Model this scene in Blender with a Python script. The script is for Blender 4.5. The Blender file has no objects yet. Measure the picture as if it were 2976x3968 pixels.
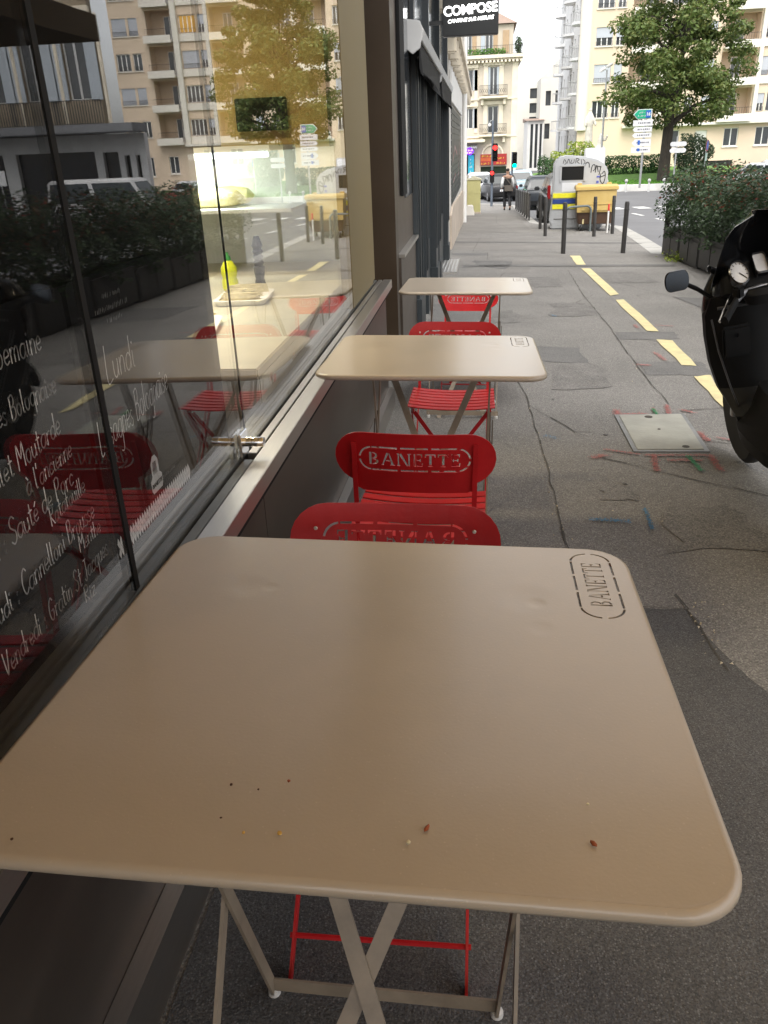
import bpy, bmesh, math, random
from mathutils import Vector, Matrix
random.seed(7)
S = bpy.context.scene
COL = S.collection
R = math.radians
SL, CT = .0389, .0191          # the street runs downhill and falls to the right
def sat(v, a, b): return max(a, min(b, v))
def gz(x, y):                  # height of the pavement
    z = -SL*min(y, 43.) - CT*sat(x, -1., 6.)
    if y > 43.: z -= .006*(y-43.)
    return z
RD = .10                       # the road lies one kerb lower

# ---------------------------------------------------------------- materials
def nd(nt, t, **kw):
    n = nt.nodes.new(t)
    for k, v in kw.items():
        if k in n.inputs: n.inputs[k].default_value = v
        else: setattr(n, k, v)
    return n
def c4(c): return (c[0], c[1], c[2], 1.)
def mat(name, c, rough=.6, metal=0., var=.12, vs=5., c2=None, bump=0., bs=80., spec=.5, coat=0., stretch=(1, 1, 1), rv=.08, emit=None, es=0., speck=None, grain=None):
    m = bpy.data.materials.new(name); m.use_nodes = True
    nt = m.node_tree; L = nt.links
    p = nt.nodes['Principled BSDF']
    tc = nd(nt, 'ShaderNodeTexCoord'); mp = nd(nt, 'ShaderNodeMapping'); mp.inputs['Scale'].default_value = stretch
    L.new(tc.outputs['Object'], mp.inputs['Vector'])
    n1 = nd(nt, 'ShaderNodeTexNoise', Scale=vs, Detail=6., Roughness=.6)
    L.new(mp.outputs[0], n1.inputs['Vector'])
    mx = nd(nt, 'ShaderNodeMix', data_type='RGBA')
    a = c if c2 else tuple(v*(1-var) for v in c); b = c2 if c2 else tuple(v*(1+var) for v in c)
    mx.inputs[6].default_value = c4(a); mx.inputs[7].default_value = c4(b)
    rmp = nd(nt, 'ShaderNodeMapRange'); rmp.inputs[1].default_value = .3; rmp.inputs[2].default_value = .7
    L.new(n1.outputs['Fac'], rmp.inputs[0]); L.new(rmp.outputs[0], mx.inputs[0])
    colout = mx.outputs[2]
    if grain:                  # (scale, darkest, lightest): aggregate grains
        vg = nd(nt, 'ShaderNodeTexVoronoi', Scale=grain[0]); L.new(tc.outputs['Object'], vg.inputs['Vector'])
        sg_ = nd(nt, 'ShaderNodeSeparateColor'); L.new(vg.outputs['Color'], sg_.inputs[0])
        mr_ = nd(nt, 'ShaderNodeMapRange'); mr_.inputs[3].default_value = grain[1]; mr_.inputs[4].default_value = grain[2]; L.new(sg_.outputs[0], mr_.inputs[0])
        mg_ = nd(nt, 'ShaderNodeVectorMath', operation='SCALE'); L.new(colout, mg_.inputs[0]); L.new(mr_.outputs[0], mg_.inputs['Scale']); colout = mg_.outputs[0]
    if speck:                  # (scale, threshold, colour)
        vo = nd(nt, 'ShaderNodeTexVoronoi', Scale=speck[0]); L.new(tc.outputs['Object'], vo.inputs['Vector'])
        sep = nd(nt, 'ShaderNodeSeparateColor'); L.new(vo.outputs['Color'], sep.inputs[0])
        lt = nd(nt, 'ShaderNodeMath', operation='LESS_THAN'); lt.inputs[1].default_value = speck[1]; L.new(sep.outputs[0], lt.inputs[0])
        l2 = nd(nt, 'ShaderNodeMath', operation='LESS_THAN'); l2.inputs[1].default_value = .42; L.new(vo.outputs['Distance'], l2.inputs[0])
        mu = nd(nt, 'ShaderNodeMath', operation='MULTIPLY'); L.new(lt.outputs[0], mu.inputs[0]); L.new(l2.outputs[0], mu.inputs[1])
        m3 = nd(nt, 'ShaderNodeMath', operation='MULTIPLY'); L.new(mu.outputs[0], m3.inputs[0]); L.new(sep.outputs[1], m3.inputs[1])
        m2 = nd(nt, 'ShaderNodeMix', data_type='RGBA'); m2.inputs[7].default_value = c4(speck[2])
        L.new(m3.outputs[0], m2.inputs[0]); L.new(colout, m2.inputs[6]); colout = m2.outputs[2]
    L.new(colout, p.inputs['Base Color'])
    r2 = nd(nt, 'ShaderNodeMapRange'); r2.inputs[3].default_value = max(.02, rough-rv); r2.inputs[4].default_value = min(1, rough+rv)
    L.new(n1.outputs['Fac'], r2.inputs[0]); L.new(r2.outputs[0], p.inputs['Roughness'])
    p.inputs['Metallic'].default_value = metal; p.inputs['Specular IOR Level'].default_value = spec
    p.inputs['Coat Weight'].default_value = coat; p.inputs['Coat Roughness'].default_value = .08
    if bump:
        n2 = nd(nt, 'ShaderNodeTexNoise', Scale=bs, Detail=4.); L.new(mp.outputs[0], n2.inputs['Vector'])
        bp = nd(nt, 'ShaderNodeBump', Strength=bump, Distance=.01); L.new(n2.outputs['Fac'], bp.inputs['Height']); L.new(bp.outputs[0], p.inputs['Normal'])
    if emit:
        p.inputs['Emission Color'].default_value = c4(emit); p.inputs['Emission Strength'].default_value = es
    return m
def glass_pane(name, tint=(1, 1, 1), ior=1.5, rough=0.):   # clear pane: mirror by Fresnel, otherwise see through
    m = bpy.data.materials.new(name); m.use_nodes = True; nt = m.node_tree; L = nt.links; nt.nodes.clear()
    o = nd(nt, 'ShaderNodeOutputMaterial'); mx = nd(nt, 'ShaderNodeMixShader')
    t = nd(nt, 'ShaderNodeBsdfTransparent'); t.inputs[0].default_value = c4(tint)
    g = nd(nt, 'ShaderNodeBsdfGlossy'); g.inputs['Roughness'].default_value = rough; g.inputs['Color'].default_value = c4((1, 1, 1))
    geo = nd(nt, 'ShaderNodeNewGeometry'); f = nd(nt, 'ShaderNodeFresnel'); mr = nd(nt, 'ShaderNodeMapRange')
    mr.inputs[3].default_value = ior; mr.inputs[4].default_value = 1/ior
    L.new(geo.outputs['Backfacing'], mr.inputs[0]); L.new(mr.outputs[0], f.inputs['IOR'])
    L.new(f.outputs[0], mx.inputs[0]); L.new(t.outputs[0], mx.inputs[1]); L.new(g.outputs[0], mx.inputs[2]); L.new(mx.outputs[0], o.inputs[0])
    return m
def leaf_mat(name, cols, rough=.5):
    m = bpy.data.materials.new(name); m.use_nodes = True; nt = m.node_tree; L = nt.links
    p = nt.nodes['Principled BSDF']
    geo = nd(nt, 'ShaderNodeNewGeometry'); rp = nd(nt, 'ShaderNodeValToRGB')
    while len(rp.color_ramp.elements) < len(cols): rp.color_ramp.elements.new(.5)
    for i, c in enumerate(cols):
        rp.color_ramp.elements[i].position = i/(len(cols)-1); rp.color_ramp.elements[i].color = c4(c)
    L.new(geo.outputs['Random Per Island'], rp.inputs[0]); L.new(rp.outputs[0], p.inputs['Base Color'])
    p.inputs['Roughness'].default_value = rough; p.inputs['Specular IOR Level'].default_value = .4
    tr = nd(nt, 'ShaderNodeBsdfTranslucent'); L.new(rp.outputs[0], tr.inputs[0])
    mx = nd(nt, 'ShaderNodeMixShader'); mx.inputs[0].default_value = .3
    L.new(p.outputs[0], mx.inputs[1]); L.new(tr.outputs[0], mx.inputs[2]); L.new(mx.outputs[0], nt.nodes['Material Output'].inputs[0])
    return m
def glow(name, c, s):
    m = bpy.data.materials.new(name); m.use_nodes = True; nt = m.node_tree; nt.nodes.clear()
    e = nd(nt, 'ShaderNodeEmission', Strength=s); e.inputs[0].default_value = c4(c); o = nd(nt, 'ShaderNodeOutputMaterial'); nt.links.new(e.outputs[0], o.inputs[0])
    return m

# ---------------------------------------------------------------- mesh builder
class MB:
    def __init__(s): s.v = []; s.f = []; s.mi = []; s.cur = 0
    def add(s, vs, fs):
        b = len(s.v); s.v += [tuple(v) for v in vs]
        for f in fs: s.f.append(tuple(i+b for i in f)); s.mi.append(s.cur)
        return s
    def box(s, x0, x1, y0, y1, z0, z1):
        v = [(x0, y0, z0), (x1, y0, z0), (x1, y1, z0), (x0, y1, z0), (x0, y0, z1), (x1, y0, z1), (x1, y1, z1), (x0, y1, z1)]
        return s.add(v, [(0, 3, 2, 1), (4, 5, 6, 7), (0, 1, 5, 4), (1, 2, 6, 5), (2, 3, 7, 6), (3, 0, 4, 7)])
    def obox(s, c, sz, M=None):
        M = M or Matrix.Identity(3); c = Vector(c)
        v = [c + M @ Vector((a*sz[0]/2, b*sz[1]/2, d*sz[2]/2)) for a, b, d in ((-1, -1, -1), (1, -1, -1), (1, 1, -1), (-1, 1, -1), (-1, -1, 1), (1, -1, 1), (1, 1, 1), (-1, 1, 1))]
        return s.add(v, [(0, 3, 2, 1), (4, 5, 6, 7), (0, 1, 5, 4), (1, 2, 6, 5), (2, 3, 7, 6), (3, 0, 4, 7)])
    def bar(s, p, q, w, t, side):          # flat bar p-q, width w along 'side', thickness t
        p, q = Vector(p), Vector(q); d = (q-p).normalized(); sd = Vector(side); sd = (sd - d*sd.dot(d)).normalized(); n = d.cross(sd)
        M = Matrix((sd, n, d)).transposed()
        return s.obox((p+q)/2, (w, t, (q-p).length), M)
    def loft(s, rings, cap=True, closed=True):
        n = len(rings[0]); vs = [v for r in rings for v in r]; fs = []
        for i in range(len(rings)-1):
            for j in range(n if closed else n-1):
                k = (j+1) % n; fs.append((i*n+j, i*n+k, (i+1)*n+k, (i+1)*n+j))
        if cap: fs += [tuple(reversed(range(n))), tuple((len(rings)-1)*n+j for j in range(n))]
        return s.add(vs, fs)
    def tube(s, pts, r, n=8, closed=False, cap=True):
        P = [Vector(p) for p in pts]; m = len(P); rings = []
        rr = r if isinstance(r, (list, tuple)) else [r]*m
        prev = None
        for i in range(m):
            if closed: t = P[(i+1) % m] - P[i-1]
            else: t = P[min(i+1, m-1)] - P[max(i-1, 0)]
            if t.length < 1e-9: t = Vector((0, 0, 1))
            t.normalize()
            if prev is None: u = t.orthogonal().normalized()
            else: u = prev - t*prev.dot(t); u = u.normalized() if u.length > 1e-6 else t.orthogonal().normalized()
            prev = u; w = t.cross(u)
            rings.append([P[i] + (u*math.cos(2*math.pi*k/n) + w*math.sin(2*math.pi*k/n))*rr[i] for k in range(n)])
        if closed:
            b = [v for r_ in rings for v in r_]; fs = []
            for i in range(m):
                i2 = (i+1) % m
                for j in range(n): k = (j+1) % n; fs.append((i*n+j, i*n+k, i2*n+k, i2*n+j))
            return s.add(b, fs)
        return s.loft(rings, cap)
    def lathe(s, prof, c=(0, 0, 0), n=20, axis='z', cap=True):
        rings = []
        for r, h in prof:
            ring = []
            for k in range(n):
                a = 2*math.pi*k/n; u, w = r*math.cos(a), r*math.sin(a)
                ring.append({'z': (c[0]+u, c[1]+w, c[2]+h), 'x': (c[0]+h, c[1]+u, c[2]+w), 'y': (c[0]+w, c[1]+h, c[2]+u)}[axis])
            rings.append(ring)
        return s.loft(rings, cap)
    def prism(s, poly, fa, fb):            # poly in 2-D, fa/fb map (a, b) to the two end faces
        return s.loft([[fa(*p) for p in poly], [fb(*p) for p in poly]])
    def quad(s, a, b, c, d): return s.add([a, b, c, d], [(0, 1, 2, 3)])
    def build(s, name, m, parent=None, bev=0., smooth=False, seg=2, fix=True):
        me = bpy.data.meshes.new(name); me.from_pydata(s.v, [], s.f)
        ms = m if isinstance(m, (list, tuple)) else [m]
        for x in ms: me.materials.append(x)
        if len(ms) > 1: me.polygons.foreach_set('material_index', s.mi)
        if fix or bev:
            bm = bmesh.new(); bm.from_mesh(me)
            if fix: bmesh.ops.recalc_face_normals(bm, faces=bm.faces)
            if bev:
                es = [e for e in bm.edges if len(e.link_faces) == 2 and e.calc_face_angle(0) > .6]
                bmesh.ops.bevel(bm, geom=es, offset=bev, segments=seg, affect='EDGES', clamp_overlap=True)
            bm.to_mesh(me); bm.free()
        return link(name, me, parent, smooth or bev > 0)
def link(name, me, parent=None, smooth=False):
    if smooth:
        me.polygons.foreach_set('use_smooth', [True]*len(me.polygons)); me.set_sharp_from_angle(angle=R(38))
    me.update(); o = bpy.data.objects.new(name, me); COL.objects.link(o)
    if parent: o.parent = parent
    return o
def tag(o, label=None, cat=None, group=None, kind=None):
    if label: o['label'] = label
    if cat: o['category'] = cat
    if group: o['group'] = group
    if kind: o['kind'] = kind
    return o
def thing(name, label, cat, loc=(0, 0, 0), rz=0., group=None):
    o = bpy.data.objects.new(name, None); COL.objects.link(o); o.location = loc; o.rotation_euler = (0, 0, rz); o.empty_display_size = .1
    return tag(o, label, cat, group)
def dup(root, loc, rz=None, label=None, rot=None, name=None):
    r = root.copy(); COL.objects.link(r); r.location = loc
    if name: r.name = name
    if rz is not None: r.rotation_euler = (0, 0, rz)
    if rot: r.rotation_euler = rot
    if label: r['label'] = label
    for ch in list(root.children):
        c = ch.copy(); COL.objects.link(c); c.parent = r
        for g in ch.children:
            d = g.copy(); COL.objects.link(d); d.parent = c
    return r
def struct(mb, name, m, **kw): return tag(mb.build(name, m, **kw), kind='structure')
def stadium(w, h, n=10, cx=0, cy=0):       # rounded bar outline
    r = h/2; a = w/2-r; P = []
    for k in range(n+1): t = -math.pi/2+math.pi*k/n; P.append((cx+a+r*math.cos(t), cy+r*math.sin(t)))
    for k in range(n+1): t = math.pi/2+math.pi*k/n; P.append((cx-a+r*math.cos(t), cy+r*math.sin(t)))
    return P
def rrect(w, h, r, n=6):
    P = []
    for cx, cy, a0 in ((w/2-r, -h/2+r, -90), (w/2-r, h/2-r, 0), (-w/2+r, h/2-r, 90), (-w/2+r, -h/2+r, 180)):
        for k in range(n+1): t = R(a0+90*k/n); P.append((cx+r*math.cos(t), cy+r*math.sin(t)))
    return P
def fill_mesh(name, outlines, ext):        # flat plate with cut-outs, thickness 2*ext
    cu = bpy.data.curves.new('tmp', 'CURVE'); cu.dimensions = '2D'; cu.fill_mode = 'BOTH'; cu.extrude = ext
    for P in outlines:
        sp = cu.splines.new('POLY'); sp.points.add(len(P)-1)
        for i, p in enumerate(P): sp.points[i].co = (p[0], p[1], 0, 1)
        sp.use_cyclic_u = True
    o = bpy.data.objects.new('tmp', cu); COL.objects.link(o)
    dg = bpy.context.evaluated_depsgraph_get(); me = bpy.data.meshes.new_from_object(o.evaluated_get(dg)); me.name = name
    bpy.data.objects.remove(o); bpy.data.curves.remove(cu); me.materials.clear()
    return me
def text_mesh(body, size, ext=.002, shear=0., bold=0., spacing=1., align='CENTER', line=1.):
    cu = bpy.data.curves.new('tmp', 'FONT'); cu.body = body; cu.size = size; cu.extrude = ext; cu.shear = shear; cu.offset = bold; cu.space_character = spacing; cu.align_x = align; cu.space_line = line
    cu.resolution_u = 3
    o = bpy.data.objects.new('tmp', cu); COL.objects.link(o)
    dg = bpy.context.evaluated_depsgraph_get(); me = bpy.data.meshes.new_from_object(o.evaluated_get(dg)); me.name = 'lettering'
    bpy.data.objects.remove(o); bpy.data.curves.remove(cu); me.materials.clear()
    return me
def put(me, m, parent, mtx=None, name='lettering', smooth=False):
    me.materials.append(m)
    if mtx is not None: me.transform(mtx)
    return link(name, me, parent, smooth)
def frame(o, x, y):                        # matrix with origin o and local axes x, y (z = x cross y)
    x, y = Vector(x).normalized(), Vector(y).normalized(); z = x.cross(y)
    M = Matrix((x, y, z)).transposed().to_4x4(); M.translation = o
    return M
def wall_cells(mb, u0, u1, z0, z1, holes, f, d):   # wall of thickness d with real openings; f(u, depth, z) -> point
    us = sorted({u0, u1, *[h[0] for h in holes], *[h[1] for h in holes]}); zs = sorted({z0, z1, *[h[2] for h in holes], *[h[3] for h in holes]})
    us = [u for u in us if u0-1e-6 <= u <= u1+1e-6]; zs = [z for z in zs if z0-1e-6 <= z <= z1+1e-6]
    full = lambda i, j: 0 <= i < len(us)-1 and 0 <= j < len(zs)-1 and not any(h[0]-1e-6 <= (us[i]+us[i+1])/2 <= h[1]+1e-6 and h[2]-1e-6 <= (zs[j]+zs[j+1])/2 <= h[3]+1e-6 for h in holes)
    for i in range(len(us)-1):
        for j in range(len(zs)-1):
            if not full(i, j): continue
            a, b, p, q = us[i], us[i+1], zs[j], zs[j+1]
            mb.quad(f(a, 0, p), f(b, 0, p), f(b, 0, q), f(a, 0, q)); mb.quad(f(a, d, p), f(a, d, q), f(b, d, q), f(b, d, p))
            if not full(i-1, j): mb.quad(f(a, 0, p), f(a, 0, q), f(a, d, q), f(a, d, p))
            if not full(i+1, j): mb.quad(f(b, 0, p), f(b, d, p), f(b, d, q), f(b, 0, q))
            if not full(i, j-1): mb.quad(f(a, 0, p), f(a, d, p), f(b, d, p), f(b, 0, p))
            if not full(i, j+1): mb.quad(f(a, 0, q), f(b, 0, q), f(b, d, q), f(a, d, q))
    return mb
def fbox(mb, f, u0, u1, d0, d1, z0, z1):   # box in facade coordinates
    v = [f(u, d, z) for z in (z0, z1) for d in (d0, d1) for u in (u0, u1)]
    return mb.add(v, [(0, 2, 3, 1), (4, 5, 7, 6), (0, 1, 5, 4), (1, 3, 7, 5), (3, 2, 6, 7), (2, 0, 4, 6)])

def squiggle(b, f, u0, u1, z, h, t=.012, n=None):    # unreadable lettering: a row of short slanted strokes, f(u, z) -> point
    u = u0
    while u < u1:
        w = h*random.uniform(.35, .6); k = random.choice((1, 2, 2, 3))
        for i in range(k):
            a = (u+random.uniform(0, w*.6), z+random.uniform(0, h*.3)); c = (u+random.uniform(.3, 1)*w, z+random.uniform(.6, 1)*h)
            l = math.hypot(c[0]-a[0], c[1]-a[1]); nx, nz = -(c[1]-a[1])/l*t/2, (c[0]-a[0])/l*t/2
            b.add([f(a[0]-nx, a[1]-nz), f(c[0]-nx, c[1]-nz), f(c[0]+nx, c[1]+nz), f(a[0]+nx, a[1]+nz)], [(0, 1, 2, 3)])
        u += w*1.25+(h*.5 if random.random() < .15 else 0)
M = {}
M['pave'] = mat('worn asphalt pavement', (.195, .186, .174), .9, var=.15, vs=1.1, bump=.6, bs=150, spec=.3, speck=(150, .62, (.36, .345, .31)), grain=(260, .68, 1.32))
M['patch'] = mat('dark asphalt patch', (.150, .146, .140), .9, var=.15, vs=3, bump=.4, bs=160, spec=.3, speck=(140, .3, (.22, .21, .2)), grain=(260, .7, 1.3))
M['patch_near'] = mat('newer asphalt darkened for shade', (.102, .100, .099), .9, var=.22, vs=2, bump=.5, bs=200, spec=.3, speck=(230, .4, (.2, .2, .2)), grain=(380, .65, 1.35))  # newer asphalt, its colour also darkened for shade under awning and table
M['patchg'] = mat('grey asphalt patch', (.17, .17, .17), .88, var=.12, vs=2, bump=.3, bs=160, spec=.3, speck=(140, .35, (.3, .29, .27)), grain=(210, .7, 1.3))
M['crack'] = mat('crack dirt', (.075, .068, .058), .95, var=.3, vs=20)
M['road'] = mat('road asphalt', (.15, .15, .155), .85, var=.12, vs=.6, bump=.3, bs=90, spec=.35)
M['kerb'] = mat('kerb stone', (.36, .35, .325), .8, var=.15, vs=3, bump=.2)
M['slab'] = mat('pavement slab', (.2, .19, .175), .9, var=.14, vs=1.3, bump=.3, bs=120, spec=.3)
M['yellow'] = mat('yellow road paint', (.70, .60, .31), .75, vs=9, c2=(.52, .46, .27), bump=.3, bs=120)
M['white_line'] = mat('white road paint', (.62, .62, .6), .7, var=.2, vs=5)
M['spray_red'] = mat('red survey spray', (.50, .15, .135), .85, c2=(.30, .17, .15), vs=40)
M['spray_green'] = mat('green survey spray', (.04, .32, .14), .8, c2=(.10, .24, .13), vs=40)
M['spray_blue'] = mat('blue survey spray', (.04, .22, .42), .85, c2=(.10, .18, .24), vs=45)
M['taupe'] = mat('taupe table paint', (.46, .385, .295), .33, var=.08, vs=3, rv=.11, bump=.03, bs=260, spec=.5, coat=.55, speck=(420, .03, (.52, .44, .34)))
M['taupe'].node_tree.nodes['Principled BSDF'].inputs['Coat Roughness'].default_value = .16
M['mirror'] = mat('mirror glass with dark reflection tint', (.20, .23, .27), .12, metal=1., var=.05, rv=.03)  # glass tinted dark to stand in for a dark reflection
def dents(m, pts):             # shallow knocks in the sheet metal, given in the table's own coordinates
    nt = m.node_tree; L = nt.links; tc = nd(nt, 'ShaderNodeTexCoord'); bp = next(n for n in nt.nodes if n.type == 'BUMP'); old = bp.inputs['Height'].links[0].from_socket
    acc = None
    for x, y, r, a in pts:
        ds = nd(nt, 'ShaderNodeVectorMath', operation='DISTANCE'); ds.inputs[1].default_value = (x, y, .706); L.new(tc.outputs['Object'], ds.inputs[0])
        mr = nd(nt, 'ShaderNodeMapRange', interpolation_type='SMOOTHERSTEP'); mr.inputs[1].default_value = 0; mr.inputs[2].default_value = r; mr.inputs[3].default_value = -a; mr.inputs[4].default_value = 0; L.new(ds.outputs['Value'], mr.inputs[0])
        if acc is None: acc = mr.outputs[0]
        else: ad = nd(nt, 'ShaderNodeMath', operation='ADD'); L.new(acc, ad.inputs[0]); L.new(mr.outputs[0], ad.inputs[1]); acc = ad.outputs[0]
    b2 = nd(nt, 'ShaderNodeBump', Strength=.7, Distance=.006); L.new(acc, b2.inputs['Height']); L.new(b2.outputs[0], bp.inputs['Normal'])
dents(M['taupe'], [(-.20, .17, .045, .22), (-.17, .172, .018, .16), (.20, .17, .055, .3), (.212, .158, .02, .25), (.215, .09, .025, .16), (-.05, -.05, .12, .12), (.12, -.16, .10, .12)])
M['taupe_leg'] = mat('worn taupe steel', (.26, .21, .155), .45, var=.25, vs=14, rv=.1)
M['dark_leg'] = mat('dark steel rod', (.16, .13, .1), .4, metal=.3, var=.2, vs=14)  # darker steel for the locking hooks
M['red'] = mat('red chair lacquer', (.46, .011, .014), .38, var=.16, vs=7, rv=.12, bump=.05, bs=120, spec=.45)
M['capw'] = mat('white plastic cap', (.6, .58, .55), .5)
M['steel'] = mat('brushed steel', (.56, .535, .50), .34, metal=1., var=.05, vs=30, stretch=(8, .4, 8), rv=.04)
M['steel_d'] = mat('bronze steel panel', (.145, .12, .10), .42, metal=.85, var=.12, vs=10, stretch=(3, .4, 1), rv=.08)
M['chrome'] = mat('polished chrome', (.8, .8, .8), .08, metal=1., rv=.02, var=.02)
M['black'] = mat('black rubber', (.010, .010, .010), .7, spec=.2)
M['board'] = mat('black chalkboard', (.007, .0075, .008), .8, var=.3, vs=6, spec=.03)
M['chalk'] = mat('chalk pen', (.78, .78, .75), .9, c2=(.55, .55, .55), vs=60)
M['chalk_dim'] = mat('dim chalk', (.16, .16, .16), .9)
M['track'] = mat('dark steel track', (.20, .20, .19), .4, metal=.8, var=.1, vs=20)
M['ochre'] = mat('ochre painted metal', (.20, .155, .075), .5, var=.06, vs=2, rv=.06, spec=.2)
M['brown'] = mat('dark brown paint', (.045, .03, .018), .4, var=.15, vs=3)
M['charcoal'] = mat('charcoal shopfront paint', (.028, .034, .038), .42, var=.2, vs=3, stretch=(1, 1, .3), rv=.12)
M['window_dark'] = mat('dark window glass', (.02, .022, .025), .06, var=.2, vs=2, spec=.6, rv=.03)
M['pane'] = mat('window glass', (.05, .055, .06), .08, var=.4, vs=.7, spec=.8, rv=.03)
M['white'] = mat('white paint', (.76, .75, .72), .5, var=.06, vs=2)
M['greyw'] = mat('pale grey paint', (.55, .55, .54), .55, var=.1, vs=2)
M['render_w'] = mat('dirty white render', (.60, .575, .53), .85, var=.14, vs=.8, bump=.2, bs=40)
M['plinth'] = mat('stained stone plinth', (.5, .42, .34), .85, var=.2, vs=2, bump=.3, bs=30)
M['b1'] = mat('apricot facade render', (.64, .515, .385), .9, var=.07, vs=.35, bump=.15, bs=30)
M['b1w'] = mat('cream facade render', (.70, .66, .58), .9, var=.05, vs=.35, bump=.15, bs=30)
M['b1s'] = mat('cool white facade render', (.80, .80, .79), .9, var=.06, vs=.35)
M['b2'] = mat('old cream stucco', (.52, .455, .37), .9, var=.12, vs=.6, bump=.2, bs=20)
M['b2l'] = mat('pale stone trim', (.69, .62, .5), .9, var=.1, vs=1.2, bump=.3, bs=20)
M['b3'] = mat('far pale render', (.64, .62, .56), .9, var=.06, vs=.3)
M['old'] = mat('limestone darkened for shade', (.27, .22, .155), .9, var=.2, vs=.7, bump=.4, bs=14)  # stone colour darkened to stand for the shade on this house
M['tile'] = mat('terracotta roof tile', (.23, .17, .14), .85, c2=(.33, .24, .19), vs=4, bump=.8, bs=12, stretch=(1, 4, 1))
M['shutter'] = mat('grey roller shutter', (.42, .44, .48), .6, var=.08, vs=3, stretch=(.2, .2, 12))
M['shut_b'] = mat('blue grey louvre shutter', (.4, .44, .48), .7, var=.14, vs=4, stretch=(.2, .2, 16))
M['shut_o'] = mat('orange louvre shutter', (.40, .28, .17), .7, var=.12, vs=4)
M['iron'] = mat('wrought iron', (.03, .03, .03), .5)
M['bollard'] = mat('grey brown bollard paint', (.038, .036, .034), .45, var=.15, vs=5)
M['planter'] = mat('dark grey planter panel', (.042, .041, .04), .55, var=.2, vs=3, bump=.1)
M['pole'] = mat('galvanised pole', (.42, .43, .43), .45, metal=.5, var=.1, vs=6)
M['signw'] = mat('white sign face', (.62, .63, .64), .5, var=.06, vs=5)
M['signb'] = mat('sign back', (.3, .3, .3), .5)
M['bark'] = mat('tree bark', (.035, .03, .024), .95, c2=(.075, .062, .048), vs=6, bump=.9, bs=14, stretch=(3, 3, .6))
M['lawn'] = mat('lawn soil', (.10, .2, .035), .95, var=.3, vs=3)
M['leaf'] = leaf_mat('plane tree leaf', [(.07, .115, .022), (.12, .175, .04), (.085, .13, .028), (.17, .185, .05), (.06, .10, .022)])
M['hedge'] = leaf_mat('hedge leaf', [(.028, .055, .024), (.065, .105, .048), (.04, .07, .033), (.095, .14, .07)], .4)
M['hedge_r'] = leaf_mat('young red leaf', [(.22, .045, .03), (.16, .07, .04), (.12, .09, .035)], .4)
M['box'] = leaf_mat('box hedge leaf', [(.02, .06, .014), (.045, .11, .025), (.03, .08, .02)], .5)
M['lime'] = leaf_mat('yellow green leaf', [(.22, .3, .04), (.33, .38, .06), (.15, .23, .03)], .5)
M['grass'] = leaf_mat('grass blade', [(.09, .24, .02), (.13, .32, .035), (.06, .17, .02)], .6)
M['soil'] = mat('planter soil', (.04, .03, .022), .95, bump=.6, bs=40)
M['tyre'] = mat('tyre rubber', (.018, .018, .018), .8, var=.2, vs=10)
M['rim'] = mat('grey alloy', (.4, .4, .41), .35, metal=.7)
M['carglass'] = mat('car window glass', (.02, .027, .03), .1, spec=.35, rv=.02)
M['lampred'] = mat('red lamp lens', (.20, .006, .008), .25, emit=(1, .03, .03), es=.01)
# ---------------------------------------------------------------- camera, sky, sun
GX = -.58                                   # outer face of the shop glass
EYE = 1.2538
def setup():
    cd = bpy.data.cameras.new('camera'); cam = bpy.data.objects.new('camera', cd); COL.objects.link(cam)
    pitch, roll, yaw = .42730, -.04080, .12710
    cy, sy, cp, sp, cr, sr = math.cos(yaw), math.sin(yaw), math.cos(pitch), math.sin(pitch), math.cos(roll), math.sin(roll)
    fw = Vector((-sy*cp, cy*cp, -sp)); rt = Vector((cy, sy, 0)); up = rt.cross(fw)
    r2 = rt*cr+up*sr; u2 = -rt*sr+up*cr
    mw = Matrix((r2, u2, -fw)).transposed().to_4x4(); mw.translation = (0, 0, EYE)
    cam.matrix_world = mw
    cd.sensor_fit = 'VERTICAL'; cd.sensor_height = 24.; cd.lens = 24.*3100.65/3968; cd.clip_start = .02; cd.clip_end = 900
    S.camera = cam
    w = bpy.data.worlds.new('World'); S.world = w; w.use_nodes = True; nt = w.node_tree; L = nt.links
    bg = nt.nodes['Background']
    sk = nd(nt, 'ShaderNodeTexSky'); sk.sky_type = 'NISHITA'; sk.sun_disc = False
    el, rot = R(62), R(178); sk.sun_elevation = el; sk.sun_rotation = rot; sk.air_density = 1.; sk.dust_density = 3.; sk.ozone_density = 1.
    hs = nd(nt, 'ShaderNodeHueSaturation'); hs.inputs['Saturation'].default_value = .16
    L.new(sk.outputs[0], hs.inputs['Color']); L.new(hs.outputs[0], bg.inputs['Color']); bg.inputs['Strength'].default_value = .15
    ld = bpy.data.lights.new('sun', 'SUN'); ld.energy = 1.1; ld.angle = R(45); ld.color = (1, .95, .87)
    so = bpy.data.objects.new('sun', ld); COL.objects.link(so)
    d = Vector((math.sin(rot)*math.cos(el), math.cos(rot)*math.cos(el), math.sin(el)))
    so.rotation_euler = (-d).to_track_quat('-Z', 'Y').to_euler(); so.location = (0, 0, 30)
    vs = S.view_settings; vs.view_transform = 'Standard'; vs.look = 'None'; vs.gamma = 1; vs.use_curve_mapping = False; vs.exposure = EXPO
    cy_ = S.cycles; cy_.use_denoising = True; cy_.max_bounces = 8; cy_.transparent_max_bounces = 24; cy_.glossy_bounces = 4; cy_.diffuse_bounces = 4
    cy_.sample_clamp_indirect = 6; cy_.caustics_reflective = False; cy_.caustics_refractive = False
    try: cy_.denoiser = 'OPENIMAGEDENOISE'
    except Exception: pass
EXPO = 1.43
setup()

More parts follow.
